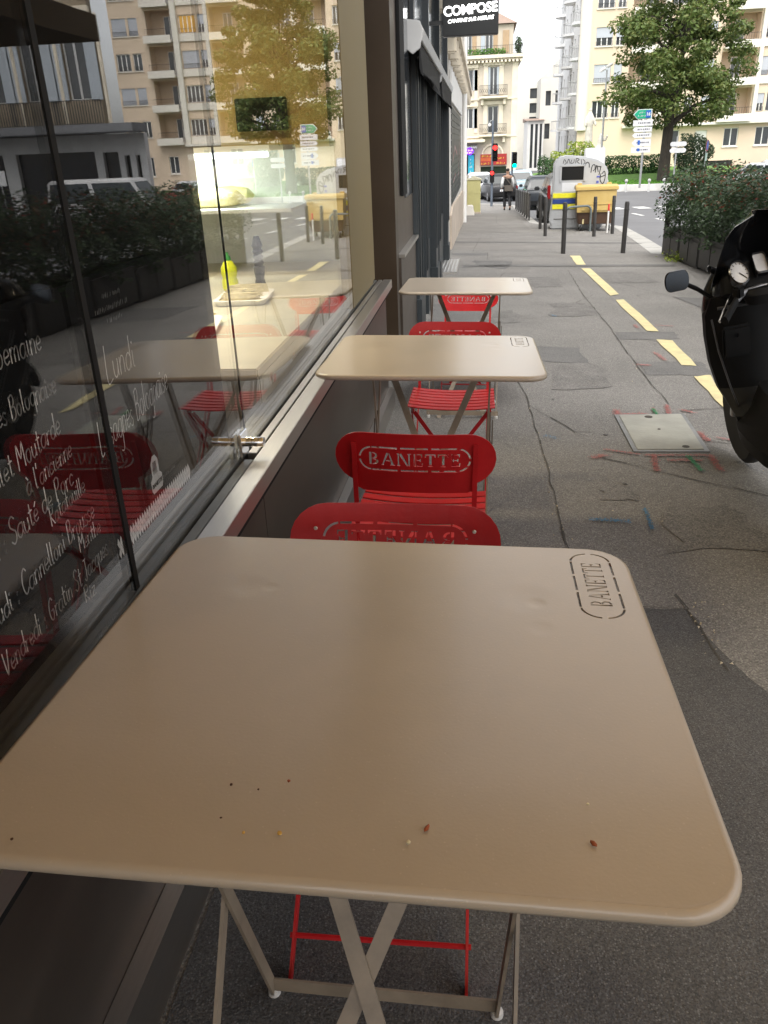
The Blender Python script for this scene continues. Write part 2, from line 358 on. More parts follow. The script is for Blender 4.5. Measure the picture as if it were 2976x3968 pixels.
# ---------------------------------------------------------------- ground, road, pavement, kerb
def ground():
    xs = [-90, -40, -15, -6, -1, 1, 3, 6, 9, 12, 16, 20, 30, 45, 80, 160]; ys = [-40, -10, -5] + list(range(0, 44, 4))+[43, 50, 60, 80, 110, 160, 250, 500]
    ys = sorted(set(ys)); mb = MB(); n = len(xs)
    mb.add([(x, y, gz(x, y)-RD) for y in ys for x in xs], [(j*n+i, j*n+i+1, (j+1)*n+i+1, (j+1)*n+i) for j in range(len(ys)-1) for i in range(n-1)])
    struct(mb, 'road', M['road'], fix=False)
KIN = [(3.75, -8), (3.75, 14.4), (3.05, 15.4), (3.38, 19.4), (3.72, 24.3), (3.5, 25.3), (1.75, 26.1), (1.55, 27.2), (1.60, 39.7), (1.65, 44.2), (.9, 45.6), (-.6, 46.2)]
KOUT = [(4.05, -8), (4.05, 14.6), (3.42, 15.55), (3.72, 19.4), (4.05, 24.5), (3.65, 25.7), (1.98, 26.45), (1.8, 27.35), (1.84, 39.7), (1.9, 44.4), (1.05, 45.95), (-.6, 46.6)]
def pavement():
    ys = sorted({p[1] for p in KIN} | set(range(-8, 47, 2)) | {43, 46.2}); 
    def kx(y):
        for (a, b), (c, d) in zip(KIN, KIN[1:]):
            if b <= y <= d: return a+(c-a)*(y-b)/(d-b) if d > b else a
        return KIN[-1][0]
    mb = MB(); rows = []
    for y in ys: k = kx(y); rows.append([(x, y, gz(x, y)) for x in (-1., -1+(k+1)*.33, -1+(k+1)*.66, k)])
    mb.add([p for r in rows for p in r], [(j*4+i, j*4+i+1, j*4+i+5, j*4+i+4) for j in range(len(rows)-1) for i in range(3)])
    struct(mb, 'pavement', M['pave'], fix=False)
    k = MB()
    for (a, b, c, d) in zip(KIN, KIN[1:], KOUT, KOUT[1:]):
        n = max(1, int(abs(b[1]-a[1])/1.0))
        for i in range(n):
            t0, t1 = i/n, (i+1)/n-.012/max(.3, 1)
            P = lambda u, v, t: (u[0]+(v[0]-u[0])*t, u[1]+(v[1]-u[1])*t)
            q = [P(a, b, t0), P(c, d, t0), P(c, d, t1), P(a, b, t1)]
            top = [(x, y, gz(x, y)+.003) for x, y in q]; bot = [(x, y, gz(x, y)-RD-.06) for x, y in q]
            k.add(top+bot, [(0, 1, 2, 3), (4, 7, 6, 5), (0, 4, 5, 1), (1, 5, 6, 2), (2, 6, 7, 3), (3, 7, 4, 0)])
    struct(k, 'kerb', M['kerb'])
def flat(name, polys, m, h=.004):
    mb = MB()
    for P in polys: mb.add([(x, y, gz(x, y)+h) for x, y in P], [tuple(range(len(P)))])
    return tag(mb.build(name, m), kind='structure')
def ribbon(pts, w, jit=.0, rough=0):
    out = []; P = [Vector((x, y)) for x, y in pts]; Q = [P[0]]
    for a, b in zip(P, P[1:]):
        n = max(1, int((b-a).length/.12))
        Q += [a+(b-a)*((i+1)/n) + Vector((random.uniform(-jit, jit), random.uniform(-jit, jit))) for i in range(n)]
    for i, (a, b) in enumerate(zip(Q, Q[1:])):
        d = (b-a).normalized(); nrm = Vector((-d.y, d.x)); w0 = w*random.uniform(1-rough, 1+rough)/2; w1 = w*random.uniform(1-rough, 1+rough)/2
        out.append([tuple(a-nrm*w0), tuple(b-nrm*w1), tuple(b+nrm*w1), tuple(a+nrm*w0)])
    return out
def blobs(pts, w, dens=.6, size=.0085):        # broken spray paint: little irregular flecks along a stroke
    out = []; P = [Vector(p) for p in pts]
    for a, b in zip(P, P[1:]):
        for _ in range(int((b-a).length*dens*2600*w/.05)+8):
            c = a+(b-a)*random.random()+Vector((random.gauss(0, w*.26), random.gauss(0, w*.26))); s = size*random.uniform(.3, 1)
            k = random.randint(4, 6); a0 = random.random()*6
            out.append([(c.x+s*.5*random.uniform(.6, 1.2)*math.cos(a0+6.283*i/k), c.y+s*.5*random.uniform(.6, 1.2)*math.sin(a0+6.283*i/k)) for i in range(k)])
    return out
def wob(P, j=.03):
    out = []
    for a, b in zip(P, P[1:]+P[:1]):
        for i in range(4): t = i/4; out.append((a[0]+(b[0]-a[0])*t+random.uniform(-j, j), a[1]+(b[1]-a[1])*t+random.uniform(-j, j)))
    return out
def markings():
    flat('asphalt_patch', [wob([(1.19, 7.26), (1.72, 7.28), (1.67, 6.92), (1.16, 6.9)], .02), wob([(1.15, 6.0), (1.62, 6.02), (1.6, 5.57), (1.14, 5.55)], .02),         wob([(-.3, 13.42), (3.0, 13.38), (3.0, 13.1), (-.25, 13.05)], .05), wob([(-.6, 18.9), (3.3, 18.2), (3.3, 17.8), (-.6, 18.45)], .06), wob([(-.55, 15.75), (.15, 15.7), (.15, 15.2), (-.5, 15.25)], .04),
        wob([(-.12, 14.2), (.54, 14.05), (.4, 12.75), (-.1, 13.4)], .04), wob([(-.5, 9.0), (.1, 8.7), (.05, 7.6), (-.5, 7.7)], .03), wob([(2.2, 9.6), (3.1, 9.4), (3.1, 8.3), (2.3, 8.5)], .05), wob([(.3, 6.6), (.8, 6.5), (.8, 5.9), (.33, 6.0)], .02)], M['patch'], .003)
    flat('newer_asphalt_and_shade', [wob([(.36, 2.24), (.66, 2.24), (.7, 1.95), (.86, 1.6), (1.3, 1.15), (2.2, .9), (3.0, .8), (3.0, -3), (-.49, -3), (-.49, 1.9), (.3, 1.95)], .012)], M['patch_near'], .003)  # newer patch, widened to carry the shade under the nearest table
    flat('slab_paving', [[(.58, 14.46), (.94, 14.44), (.69, 12.15), (.34, 12.16)], wob([(-.55, 20), (2.2, 19.6), (2.1, 16.4), (-.55, 16.3)], .04), wob([(.2, 15.3), (3.0, 15.2), (3.0, 14.9), (.2, 14.95)], .02),
        wob([(-.5, 34), (1.3, 34), (1.4, 22), (-.5, 22)], .05)], M['slab'], .0022)
    cr = []
    for P in ([(.2, 6.4), (.247, 5.386), (.296, 4.994), (.323, 3.743), (.332, 2.861), (.34, 1.5)], [(1.3, 12.5), (1.2, 9.69), (1.18, 7.5), (1.13, 5.68), (1.13, 4.76)], [(.4, 2.25), (.66, 2.24), (.645, 2.34)], [(.655, 2.24), (.67, 2.12), (.68, 2.0), (.69, 1.9)],
              [(0, 20.06), (-.14, 16.09)], [(-.56, 20.1), (-.57, 18.66)], [(-.61, 16.12), (.14, 15.78), (.13, 14.37)], [(1.17, 4.63), (1.6, 4.75), (2.4, 5.0)], [(1.15, 4.05), (1.3, 3.98)], [(.3, 4.7), (.52, 4.15), (.62, 4.15)],
              [(1.6, 11.5), (2.2, 9.5), (2.35, 8.2)], [(.6, 33), (.5, 27), (.9, 23)], [(.34, 12.1), (.1, 10.2)], [(1.3, 9.7), (1.05, 9.1), (1.2, 8.7)], [(.6, 3.72), (1.3, 3.2), (2.0, 2.9)]):
        cr += ribbon(P, .0055, .006, .7)
    cr += ribbon([(-.2, 13.2), (.9, 13.12), (3.0, 13.12)], .03, .01, .4) + ribbon([(-.6, 18.6), (3.3, 18.0)], .04, .02, .4)
    flat('pavement_crack', cr, M['crack'], .005)
    ye = [[(1.58, 15.0), (1.75, 15.0), (1.66, 13.35), (1.52, 13.35)], [(1.53, 12.8), (1.66, 12.76), (1.61, 9.78), (1.49, 9.66)], [(1.50, 9.3), (1.60, 9.34), (1.575, 7.28), (1.465, 7.3)], [(1.47, 6.88), (1.59, 6.85), (1.555, 5.85), (1.45, 5.87)], [(1.44, 5.5), (1.565, 5.56), (1.47, 4.6), (1.43, 4.7)], [(1.42, 4.2), (1.5, 4.2), (1.46, 3.2), (1.4, 3.2)]]
    flat('yellow_line', [wob(P, .009) for P in ye], M['yellow'], .007)
    rd = []
    for P, w, d in (([(.8, 4.61), (.79, 4.5), (.95, 4.53)], .045, 1), ([(1.02, 4.67), (1.01, 4.52)], .02, 1), ([(1.11, 4.74), (1.08, 4.52)], .03, 1), ([(1.17, 4.63), (1.23, 4.57)], .03, 1), ([(1.16, 4.19), (1.17, 4.02)], .035, 1.2), ([(1.23, 4.09), (1.36, 4.0)], .03, .8),
               ([(.63, 3.85), (.78, 3.78)], .025, 1.2), ([(.81, 3.77), (1.12, 3.79)], .025, 1.3), ([(.85, 3.77), (.82, 3.54)], .03, 1.3), ([(.91, 3.7), (1.06, 3.71)], .04, .9), ([(1.12, 3.79), (1.11, 3.56)], .035, 1.3), ([(.55, 3.71), (.62, 3.76)], .05, .9),
               ([(1.42, 7.62), (1.42, 7.46)], .04, .7), ([(1.35, 6.33), (1.37, 6.03)], .04, .7), ([(1.14, 5.88), (1.22, 5.85)], .05, .9), ([(1.6, 7.6), (1.75, 7.55)], .04, .6)):
        rd += blobs(P, w, d)
    flat('red_spray_mark', rd, M['spray_red'], .0085)
    flat('green_spray_mark', blobs([(1.015, 4.64), (1.01, 4.5)], .022, 1.6)+blobs([(1.01, 3.77), (1.022, 3.55)], .024, 1.6), M['spray_green'], .0095)
    flat('blue_spray_mark', blobs([(.45, 2.94), (.6, 2.93)], .035, .8)+blobs([(.68, 3.07), (.67, 2.86)], .018, 1.1)+blobs([(.72, 8.2), (.75, 8.1)], .03, .5)+blobs([(.35, 4.07), (.41, 4.02)], .04, .3), M['spray_blue'], .0085)
    # white lane arrows / dashes on the road beyond the bin
    wl = []
    for y in (19, 24, 29, 34): wl.append([(6.2, y), (6.35, y), (6.35, y+2.4), (6.2, y+2.4)])
    for y in (24.5, 30., 36): wl.append([(8.6, y), (8.75, y), (8.75, y+2.4), (8.6, y+2.4)])
    for x in (5.0, 6.2, 7.4, 8.6, 9.8): wl.append([(x, 41.2), (x+.6, 41.2), (x+.6, 43.4), (x, 43.4)])
    flat('road_marking', wl, M['white_line'], -RD+.006)
    st = []
    for _ in range(46):
        x, y, r = random.uniform(.3, 2.6), random.uniform(1.6, 14), random.uniform(.008, .022); k = 9; a0 = random.random()*6
        st.append([(x+r*random.uniform(.7, 1.2)*math.cos(a0+6.283*i/k), y+r*random.uniform(.7, 1.2)*math.sin(a0+6.283*i/k)) for i in range(k)])
    flat('pavement_spot', st[:30], M['patch'], .0046); flat('pavement_gum', st[30:], mat('trodden gum', (.25, .24, .22), .8), .0046)
    sn = [wob([(x-w, y-l), (x+w, y-l*.8), (x+w*.8, y+l), (x-w*.7, y+l*.9)], .05*w/.2) for x, y, w, l in ((.7, 5.5, .2, .4), (.95, 8.6, .25, .5), (2.2, 6.6, .35, .5), (.2, 8.1, .2, .4), (1.9, 11.6, .4, .7), (.9, 2.9, .18, .22), (.6, 3.25, .08, .1), (2.4, 4.1, .3, .5), (.8, 11.0, .3, .6))]
    flat('pavement_stain', sn, mat('damp asphalt stain', (.162, .155, .146), .85, var=.2, vs=6, bump=.5, bs=150, spec=.3, speck=(130, .7, (.3, .28, .25)), grain=(210, .62, 1.4)), .0034)
    # dry leaves and grit blown into the cracks
    mb = MB()
    for _ in range(90):
        x, y = random.choice([(random.uniform(.45, 1.3), random.uniform(1.2, 4.2)), (.32+random.gauss(0, .02), random.uniform(2.5, 5.2)), (random.uniform(.3, 1.4), random.uniform(4, 9)), (.68+random.gauss(0, .02), random.uniform(1.9, 2.3))])
        s = random.uniform(.002, .0065); a = random.random()*6; c, sn = math.cos(a)*s, math.sin(a)*s; z = gz(x, y)+.006
        mb.add([(x-c, y-sn, z), (x+sn*.6, y-c*.6, z+.004), (x+c, y+sn, z+.002), (x-sn*.6, y+c*.6, z+.006)], [(0, 1, 2, 3)])
    tag(mb.build('leaf_litter', mat('dry leaf bits', (.42, .33, .17), .8, c2=(.62, .56, .45), vs=60), fix=False), kind='stuff')
ground(); pavement(); markings()
# ---------------------------------------------------------------- stencil lettering BANETTE, cut clean through
def arc(cx, cy, rx, ry, a0, a1, n=10): return [(cx+rx*math.cos(R(a0+(a1-a0)*i/n)), cy+ry*math.sin(R(a0+(a1-a0)*i/n))) for i in range(n+1)]
def band(cx, cy, rx, ry, t, ty, a0, a1, n=10): return arc(cx, cy, rx, ry, a0, a1, n)+arc(cx, cy, rx-t, ry-ty, a1, a0, n)
def box2(x0, x1, y0, y1): return [(x0, y0), (x1, y0), (x1, y1), (x0, y1)]
def glyph(ch):
    if ch == 'B': return [box2(.04, .2, 0, 1), band(.25, .735, .36, .265, .15, .09, 88, -88), band(.25, .26, .43, .26, .16, .09, 88, -88)], .76
    if ch == 'A': return [[(.36, 1), (.46, 1), (.46, .86), (.14, .06), (.22, 0), (0, 0), (0, .06), (.06, .07)], [(.50, 1), (.56, .96), (.86, .06), (.94, .05), (.94, 0), (.6, 0), (.6, .05), (.68, .07)], box2(.3, .6, .33, .42)], .94
    if ch == 'N': return [[(0, 1), (.16, 1), (.16, .12), (.24, .05), (.24, 0), (0, 0), (0, .05), (.07, .1), (.07, .9), (0, .95)], [(.21, .96), (.32, 1), (.76, .1), (.76, 0), (.68, 0), (.21, .8)], [(.8, .1), (.8, .9), (.72, .95), (.72, 1), (1, 1), (1, .95), (.9, .9), (.9, 0), (.8, 0)]], 1.0
    if ch == 'E': return [box2(.05, .21, 0, 1), [(.25, 1), (.62, 1), (.62, .74), (.57, .74), (.53, .91), (.25, .92)], [(.25, .53), (.43, .53), (.48, .62), (.52, .62), (.52, .36), (.48, .36), (.43, .45), (.25, .45)], [(.25, 0), (.64, 0), (.66, .28), (.61, .28), (.55, .09), (.25, .08)]], .68
    if ch == 'T': return [[(0, 1), (.72, 1), (.72, .74), (.67, .74), (.62, .91), (.1, .91), (.05, .74), (0, .74)], [(.29, .87), (.45, .87), (.45, .07), (.54, .04), (.54, 0), (.2, 0), (.2, .04), (.29, .07)]], .74
def word(cx, cy, w, h):
    polys = []; x = 0; gs = []
    for ch in 'BANETTE': g, a = glyph(ch); gs.append((x, g)); x += a+.13
    tot = x-.13
    for x0, g in gs:
        for P in g: polys.append([(cx+((x0+px)/tot-.5)*w, cy+(py-.5)*h) for px, py in P])
    return polys
def ring(cx, cy, w, h, t, gaps=True):      # broken rounded outline around the word
    r = h/2; a = w/2-r; out = []; g = .06*w
    for s in (1, -1):
        y0, y1 = s*h/2, s*(h/2-t)
        for u0, u1 in ((-a, -a*.36-g*.25), (-a*.36+g*.25, a*.36-g*.25), (a*.36+g*.25, a)): out.append([(cx+u0, cy+y0), (cx+u1, cy+y0), (cx+u1, cy+y1), (cx+u0, cy+y1)])
        for a0, a1 in ((84, 8), (-8, -84)):
            P = arc(a, 0, r, r, a0, a1, 6)+arc(a, 0, r-t, r-t, a1, a0, 6); out.append([(cx+s*px, cy+py) for px, py in P])
    return out
def bisect_x(me, xs):
    bm = bmesh.new(); bm.from_mesh(me)
    for x in xs: bmesh.ops.bisect_plane(bm, geom=bm.verts[:]+bm.edges[:]+bm.faces[:], plane_co=(x, 0, 0), plane_no=(1, 0, 0))
    bm.to_mesh(me); bm.free()
NRM = Vector((CT, SL, 1)).normalized()
def slope_rot(a):                           # stand square on the falling pavement, turned by a
    f = Vector((-math.sin(a), math.cos(a), 0)); x = f.cross(NRM).normalized(); y = NRM.cross(x)
    return Matrix((x, y, NRM)).transposed().to_euler()

def make_table(label):
    t = thing('bistro_table', label, 'table', group='folding bistro tables along the shop window')
    W, D, H = .722, .703, .71
    holes = []
    for P in word(0, 0, .135, .030)+ring(0, 0, .205, .062, .0035): holes.append([(.302-py, .225+px) for px, py in P])
    me = fill_mesh('tabletop', [rrect(W-.016, D-.016, .056)]+holes, .0012)
    # gentle dents and a slightly dished sheet
    me.transform(Matrix.Translation((0, 0, H-.0042)))
    o = put(me, M['taupe'], t, name='tabletop')
    rim = MB(); P = rrect(W-.018, D-.018, .056, 8)
    rim.tube([(x, y, H-.0118) for x, y in P], .009, 10, closed=True)
    rim.build('rim', M['taupe'], t, smooth=True)
    ap = MB()
    for s in (-1, 1): ap.bar((-.26, s*.22, H-.02), (.26, s*.22, H-.02), .02, .006, (0, 0, 1)); ap.bar((s*.215, -.26, H-.017), (s*.215, .26, H-.017), .018, .005, (0, 0, 1))
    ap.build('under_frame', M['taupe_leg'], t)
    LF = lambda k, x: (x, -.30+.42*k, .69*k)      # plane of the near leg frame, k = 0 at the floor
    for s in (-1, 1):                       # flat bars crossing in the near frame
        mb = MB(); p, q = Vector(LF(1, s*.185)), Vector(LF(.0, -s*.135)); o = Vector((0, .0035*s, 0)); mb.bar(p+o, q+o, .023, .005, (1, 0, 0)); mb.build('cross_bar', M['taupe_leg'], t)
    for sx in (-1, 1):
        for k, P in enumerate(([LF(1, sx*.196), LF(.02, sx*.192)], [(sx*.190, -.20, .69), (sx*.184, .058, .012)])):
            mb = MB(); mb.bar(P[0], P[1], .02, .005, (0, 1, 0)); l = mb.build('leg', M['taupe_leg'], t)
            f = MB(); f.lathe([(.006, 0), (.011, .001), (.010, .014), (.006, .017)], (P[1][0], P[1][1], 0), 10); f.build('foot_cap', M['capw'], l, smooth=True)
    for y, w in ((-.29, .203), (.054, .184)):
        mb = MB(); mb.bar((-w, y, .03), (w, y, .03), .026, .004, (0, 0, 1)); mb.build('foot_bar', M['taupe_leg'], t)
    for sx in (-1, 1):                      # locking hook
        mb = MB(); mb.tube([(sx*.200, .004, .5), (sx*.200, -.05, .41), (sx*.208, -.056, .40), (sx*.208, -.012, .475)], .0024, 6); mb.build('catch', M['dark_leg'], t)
    return t
TB = [(-.129, .822, -.004, 'nearest taupe metal table, with crumbs scattered on it'), (-.153, 2.732, .008, 'middle taupe metal table between the red chairs, its corner over the steel sill'), (-.076, 4.721, -.008, 'farthest pale taupe table, in front of the black shopfront')]
T1 = make_table(TB[0][3])
for i, (x, y, a, lab) in enumerate(TB):
    o = T1 if i == 0 else dup(T1, (x, y, gz(x, y)), label=lab)
    o.location = (x-.71*CT, y-.71*SL, gz(x, y)+.0006); o.rotation_euler = slope_rot(a)

def make_chair(label):
    c = thing('folding_chair', label, 'chair', group='red folding chairs at the bistro tables')
    # local: sitter looks along +y, back plate at y = -.19
    w, h = .396, .138
    pl = stadium(w, h, 12)
    k0 = 12+1; low = [(a, b) for a, b in pl]
    pl = [p for p in pl if not (abs(p[0]) < .150 and p[1] < -.02)]; i0 = max(range(len(pl)), key=lambda i: pl[i][0] < 0 and pl[i][1] < 0 and i); pl = pl[:i0+1]+[(-.149, -.066), (-.144, -.085), (-.13, -.092), (.13, -.092), (.144, -.085), (.149, -.066)]+pl[i0+1:]
    me = fill_mesh('backrest', [pl]+word(0, 0, .225, .034)+ring(0, 0, .275, .066, .0045), .0011)
    bisect_x(me, [w*(i/12-.5) for i in range(1, 12)])
    tilt = Matrix.Rotation(R(90+10), 4, 'X')
    for v in me.vertices: v.co.z += -(.5*(v.co.x/.19)**2)*.035    # bowed round the sitter's back
    # the word is read from behind the chair
    me.transform(Matrix.Translation((0, -.185, .628)) @ tilt)
    put(me, M['red'], c, name='backrest', smooth=False)
    for s in (-1, 1):
        mb = MB(); x = s*.148
        mb.bar((x, -.1885, .672), (x, -.152, .40), .012, .003, (1, 0, 0)); mb.bar((x, -.150, .40), (x, .27, .0), .018, .005, (0, 1, 0)); mb.build('back_leg', M['red'], c)
        mb = MB(); mb.bar((s*.158, .15, .40), (s*.158, -.19, .0), .018, .005, (0, 1, 0)); mb.build('front_leg', M['red'], c)
        rv = MB(); rv.lathe([(.0, 0), (.004, .0), (.003, .003), (0, .0032)], (s*.148, -.166, .655), 8, 'y'); rv.build('rivet', M['capw'], c)
    for y, z in ((.215, .055), (-.17, .05)): 
        mb = MB(); mb.tube([(-.155, y, z), (.155, y, z)], .005, 6); mb.build('stretcher', M['red'], c)
    for s in (-1, 1):
        mb = MB(); mb.bar((s*.15, .12+.006*s, .385), (-s*.10, .1+.006*s, .03), .016, .004, (1, 0, 0)); mb.build('cross_bar', M['red'], c)
    st = MB()
    for k in range(7):                      # curved slats
        y = -.135+k*.048; pts = [(-.175+.35*i/8, y) for i in range(9)]
        top = [(x, yy-.0175, .415-.012*(1-(x/.175)**2)) for x, yy in pts]
        rings = [[(x, y-.0175, z), (x, y+.0175, z), (x, y+.0175, z+.005), (x, y-.0175, z+.005)] for (x, _, z) in top]
        st.loft(rings)
    s_ = st.build('seat', M['red'], c, bev=.0012, seg=1)
    for s in (-1, 1): fr = MB(); fr.bar((s*.15, -.16, .402), (s*.15, .17, .402), .016, .005, (0, 0, 1)); fr.build('seat_rail', M['red'], c)
    return c
CH = [(-.150, 1.165, math.pi+.02, 'red folding chair facing the nearest table, its back just above the tabletop'), (-.150, 2.00, -.02, 'red folding chair seen from behind, between the nearest and middle tables'),
      (-.105, 3.27, math.pi, 'red folding chair tucked under the far side of the middle table'), (-.075, 5.27, math.pi-.01, 'red folding chair beyond the farthest table, by the metal step')]
c1 = make_chair(CH[0][3])
for i, (x, y, a, lab) in enumerate(CH):
    o = c1 if i == 0 else dup(c1, (x, y, gz(x, y)), label=lab)
    o.location = (x-.6*CT, y-.6*SL, gz(x, y)); o.rotation_euler = slope_rot(a)
    if i == 3: o.scale = (1, 1, .84)

# crumbs and specks on the nearest table
def crumb(x, y, s, m, label, g, long=1.):
    s *= .85
    bm = bmesh.new(); bmesh.ops.create_icosphere(bm, subdivisions=1, radius=1)
    for v in bm.verts: v.co = Vector((v.co.x*s*long*random.uniform(.7, 1.15), v.co.y*s*random.uniform(.7, 1.15), v.co.z*s*.55))
    me = bpy.data.meshes.new('bread_crumb'); bm.to_mesh(me); bm.free(); me.materials.append(m)
    o = link('bread_crumb', me, None, True); o.location = (x, y, gz(x, y)+.7085+s*.45); o.rotation_euler = (SL, 0, random.random()*3)
    return tag(o, label, 'crumb', g)
mR, mD, mY, mP = mat('baked crust', (.30, .07, .02), .7), mat('dark crust speck', (.07, .03, .015), .8), mat('golden crumb', (.6, .36, .08), .8), mat('pale crumb', (.72, .66, .45), .8)
G_ = 'crumbs on the nearest table'
for x, y, s, m, l, lg in ((-.236, .581, .0022, mD, 'dark speck left of the red-brown crumb, leftmost of the three upper specks', 1), (-.208, .577, .0015, mD, 'tiny dark speck between two larger specks on the tabletop', 1), (-.181, .591, .0024, mR, 'red-brown crumb highest on the tabletop', 1),
        (-.233, .537, .0015, mD, 'tiny dark speck just above the small orange crumb', 1), (-.207, .521, .0022, mY, 'small orange crumb left of the golden flake', 1), (-.174, .523, .0034, mY, 'golden flake of crust near the middle of the near edge', 1),
        (-.414, .493, .0022, mD, 'lone dark speck at the far left of the near table edge', 1), (-.042, .542, .0028, mR, 'oblong brown crust crumb in the middle of the tabletop', 2.), (-.057, .523, .0032, mP, 'pale bread crumb beside the oblong brown crust', 1), (.107, .587, .0022, mP, 'tiny pale crumb above the right hand brown crust', 1), (.106, .538, .003, mR, 'brown crust crumb nearest the right hand corner', 1.8)):
    crumb(x, y, s, m, l, G_, lg)
# ---------------------------------------------------------------- the bakery front
GL = glass_pane('shop window glass')
bk = thing('bakery_front', 'bakery shopfront with frameless glass, steel sill and bronze panels on the left', 'shopfront')
def part(name, m, p, fn, **kw): b = MB(); fn(b); return b.build(name, m, p, **kw)
ZS = .57
for y0, y1 in ((-2.5, 1.135), (1.152, 1.864), (1.871, 3.72)):
    part('window_pane', GL, bk, lambda b: b.box(GX-.008, GX, y0, y1, ZS+.006, 2.42), fix=True)
part('pane_seal', M['black'], bk, lambda b: b.box(GX-.007, GX+.002, 1.136, 1.151, ZS+.008, 2.42))
part('pane_seal', M['black'], bk, lambda b: b.box(GX-.006, GX-.002, 1.865, 1.870, ZS+.008, 2.42))
part('sill', M['steel'], bk, lambda b: (b.box(-.545, -.497, -2.5, 4.66, .525, ZS), b.box(-.571, -.549, 1.83, 4.64, .525, ZS+.002)), bev=.0015)
part('pane_track', M['track'], bk, lambda b: (b.box(-.574, -.549, -2.5, 1.80, .525, ZS-.004), b.box(-.64, -.578, -2.5, 4.62, .525, ZS+.004)), bev=.0015)
part('sill_groove', M['black'], bk, lambda b: b.box(-.65, -.499, -2.5, 4.6, .515, .5245))
part('kick_panel', M['steel_d'], bk, lambda b: (b.box(-.56, -.535, -2.5, 1.803, -.22, .5145), b.box(-.56, -.535, 1.807, 4.655, -.22, .5145)))
part('plinth', M['steel'], bk, lambda b: b.add([(-.534, -2.5, gz(-.5, -2.5)+.13), (-.50, -2.5, gz(-.5, -2.5)+.13), (-.50, 4.65, gz(-.5, 4.65)+.11), (-.534, 4.65, gz(-.5, 4.65)+.11), (-.534, -2.5, -.2), (-.50, -2.5, -.2), (-.50, 4.65, -.4), (-.534, 4.65, -.4)], [(0, 1, 2, 3), (0, 4, 5, 1), (1, 5, 6, 2), (2, 6, 7, 3), (3, 7, 4, 0)]))
part('frame_post', M['ochre'], bk, lambda b: (b.box(-.63, -.578, 3.725, 4.47, ZS+.005, 2.9), b.box(-.62, -.59, 4.48, 4.64, ZS+.005, 2.9)), bev=.004)
part('recess_wall', M['brown'], bk, lambda b: (b.box(-1.0, -.82, 4.87, 6.0, -.5, 2.9), b.box(-.82, -.572, 5.72, 5.90, -.5, 2.9), b.box(-.70, -.65, 4.5, 4.64, -.4, 2.9)))
part('door', M['brown'], bk, lambda b: (b.box(-.818, -.79, 4.7, 5.7, -.2, 2.2), b.box(-.789, -.77, 4.78, 4.82, .5, 1.4)), bev=.004)
part('side_panel', M['steel_d'], bk, lambda b: (b.box(-.62, -.556, 5.905, 7.28, -.45, .53), b.box(-.62, -.575, 5.905, 7.28, .56, 2.9)))
part('side_ledge', M['steel'], bk, lambda b: b.box(-.62, -.53, 5.905, 7.28, .533, .558), bev=.002)
part('side_window', M['pane'], bk, lambda b: b.box(-.574, -.566, 6.5, 7.12, .9, 2.8))
part('black_panel', M['black'], bk, lambda b: (b.box(-.574, -.55, 6.14, 6.48, .93, 2.3), b.box(-.574, -.56, 7.14, 7.2, .9, 2.8)), bev=.004)
part('wall', M['brown'], bk, lambda b: (b.box(-.9, -.56, -2.5, 7.28, 2.905, 3.17),))
part('room_shell', mat('dim shop interior', (.16, .13, .10), .8), bk, lambda b: (b.box(-3.3, -3.2, -2.5, 4.9, -.4, 2.9), b.box(-3.2, -.66, -2.6, -2.5, -.4, 2.9), b.box(-3.2, -.66, -2.5, 4.72, -.4, -.3), b.box(-3.2, -.66, -2.5, 4.72, 2.82, 2.9)))
part('rear_wall', mat('ochre interior wall', (.62, .45, .16), .7, var=.05, vs=1), bk, lambda b: b.box(-1.43, -.66, 4.74, 4.86, -.4, 2.9))
part('dark_rear_wall', M['brown'], bk, lambda b: b.box(-3.2, -1.431, 4.74, 4.86, -.4, 2.9))
part('wall_opening', M['black'], bk, lambda b: b.box(-1.32, -1.04, 4.70, 4.735, 1.36, 1.52), bev=.004)
part('dark_partition', mat('dark partition', (.009, .009, .009), .8, var=.3, vs=2, spec=.03), bk, lambda b: b.box(-.74, -.70, -2.5, 2.085, .3, 2.8))
# clamp
cl = thing('glass_clamp', 'small chrome clamp holding the glass above the steel sill', 'clamp', (GX, 1.82, ZS+.02))
part('barrel', M['chrome'], cl, lambda b: (b.lathe([(.0125, 0), (.0125, .028), (.011, .029), (.011, .031), (.0125, .032), (.0125, .055), (.0115, .057)], (0, 0, .015), 18, 'x'), b.lathe([(.011, -.03), (.0125, -.028), (.0125, -.009)], (0, 0, .015), 18, 'x')), smooth=True)
part('plate', M['chrome'], cl, lambda b: (b.box(.001, .008, -.03, .03, -.022, .042), b.box(-.016, -.009, -.03, .03, -.022, .042)), bev=.0015)
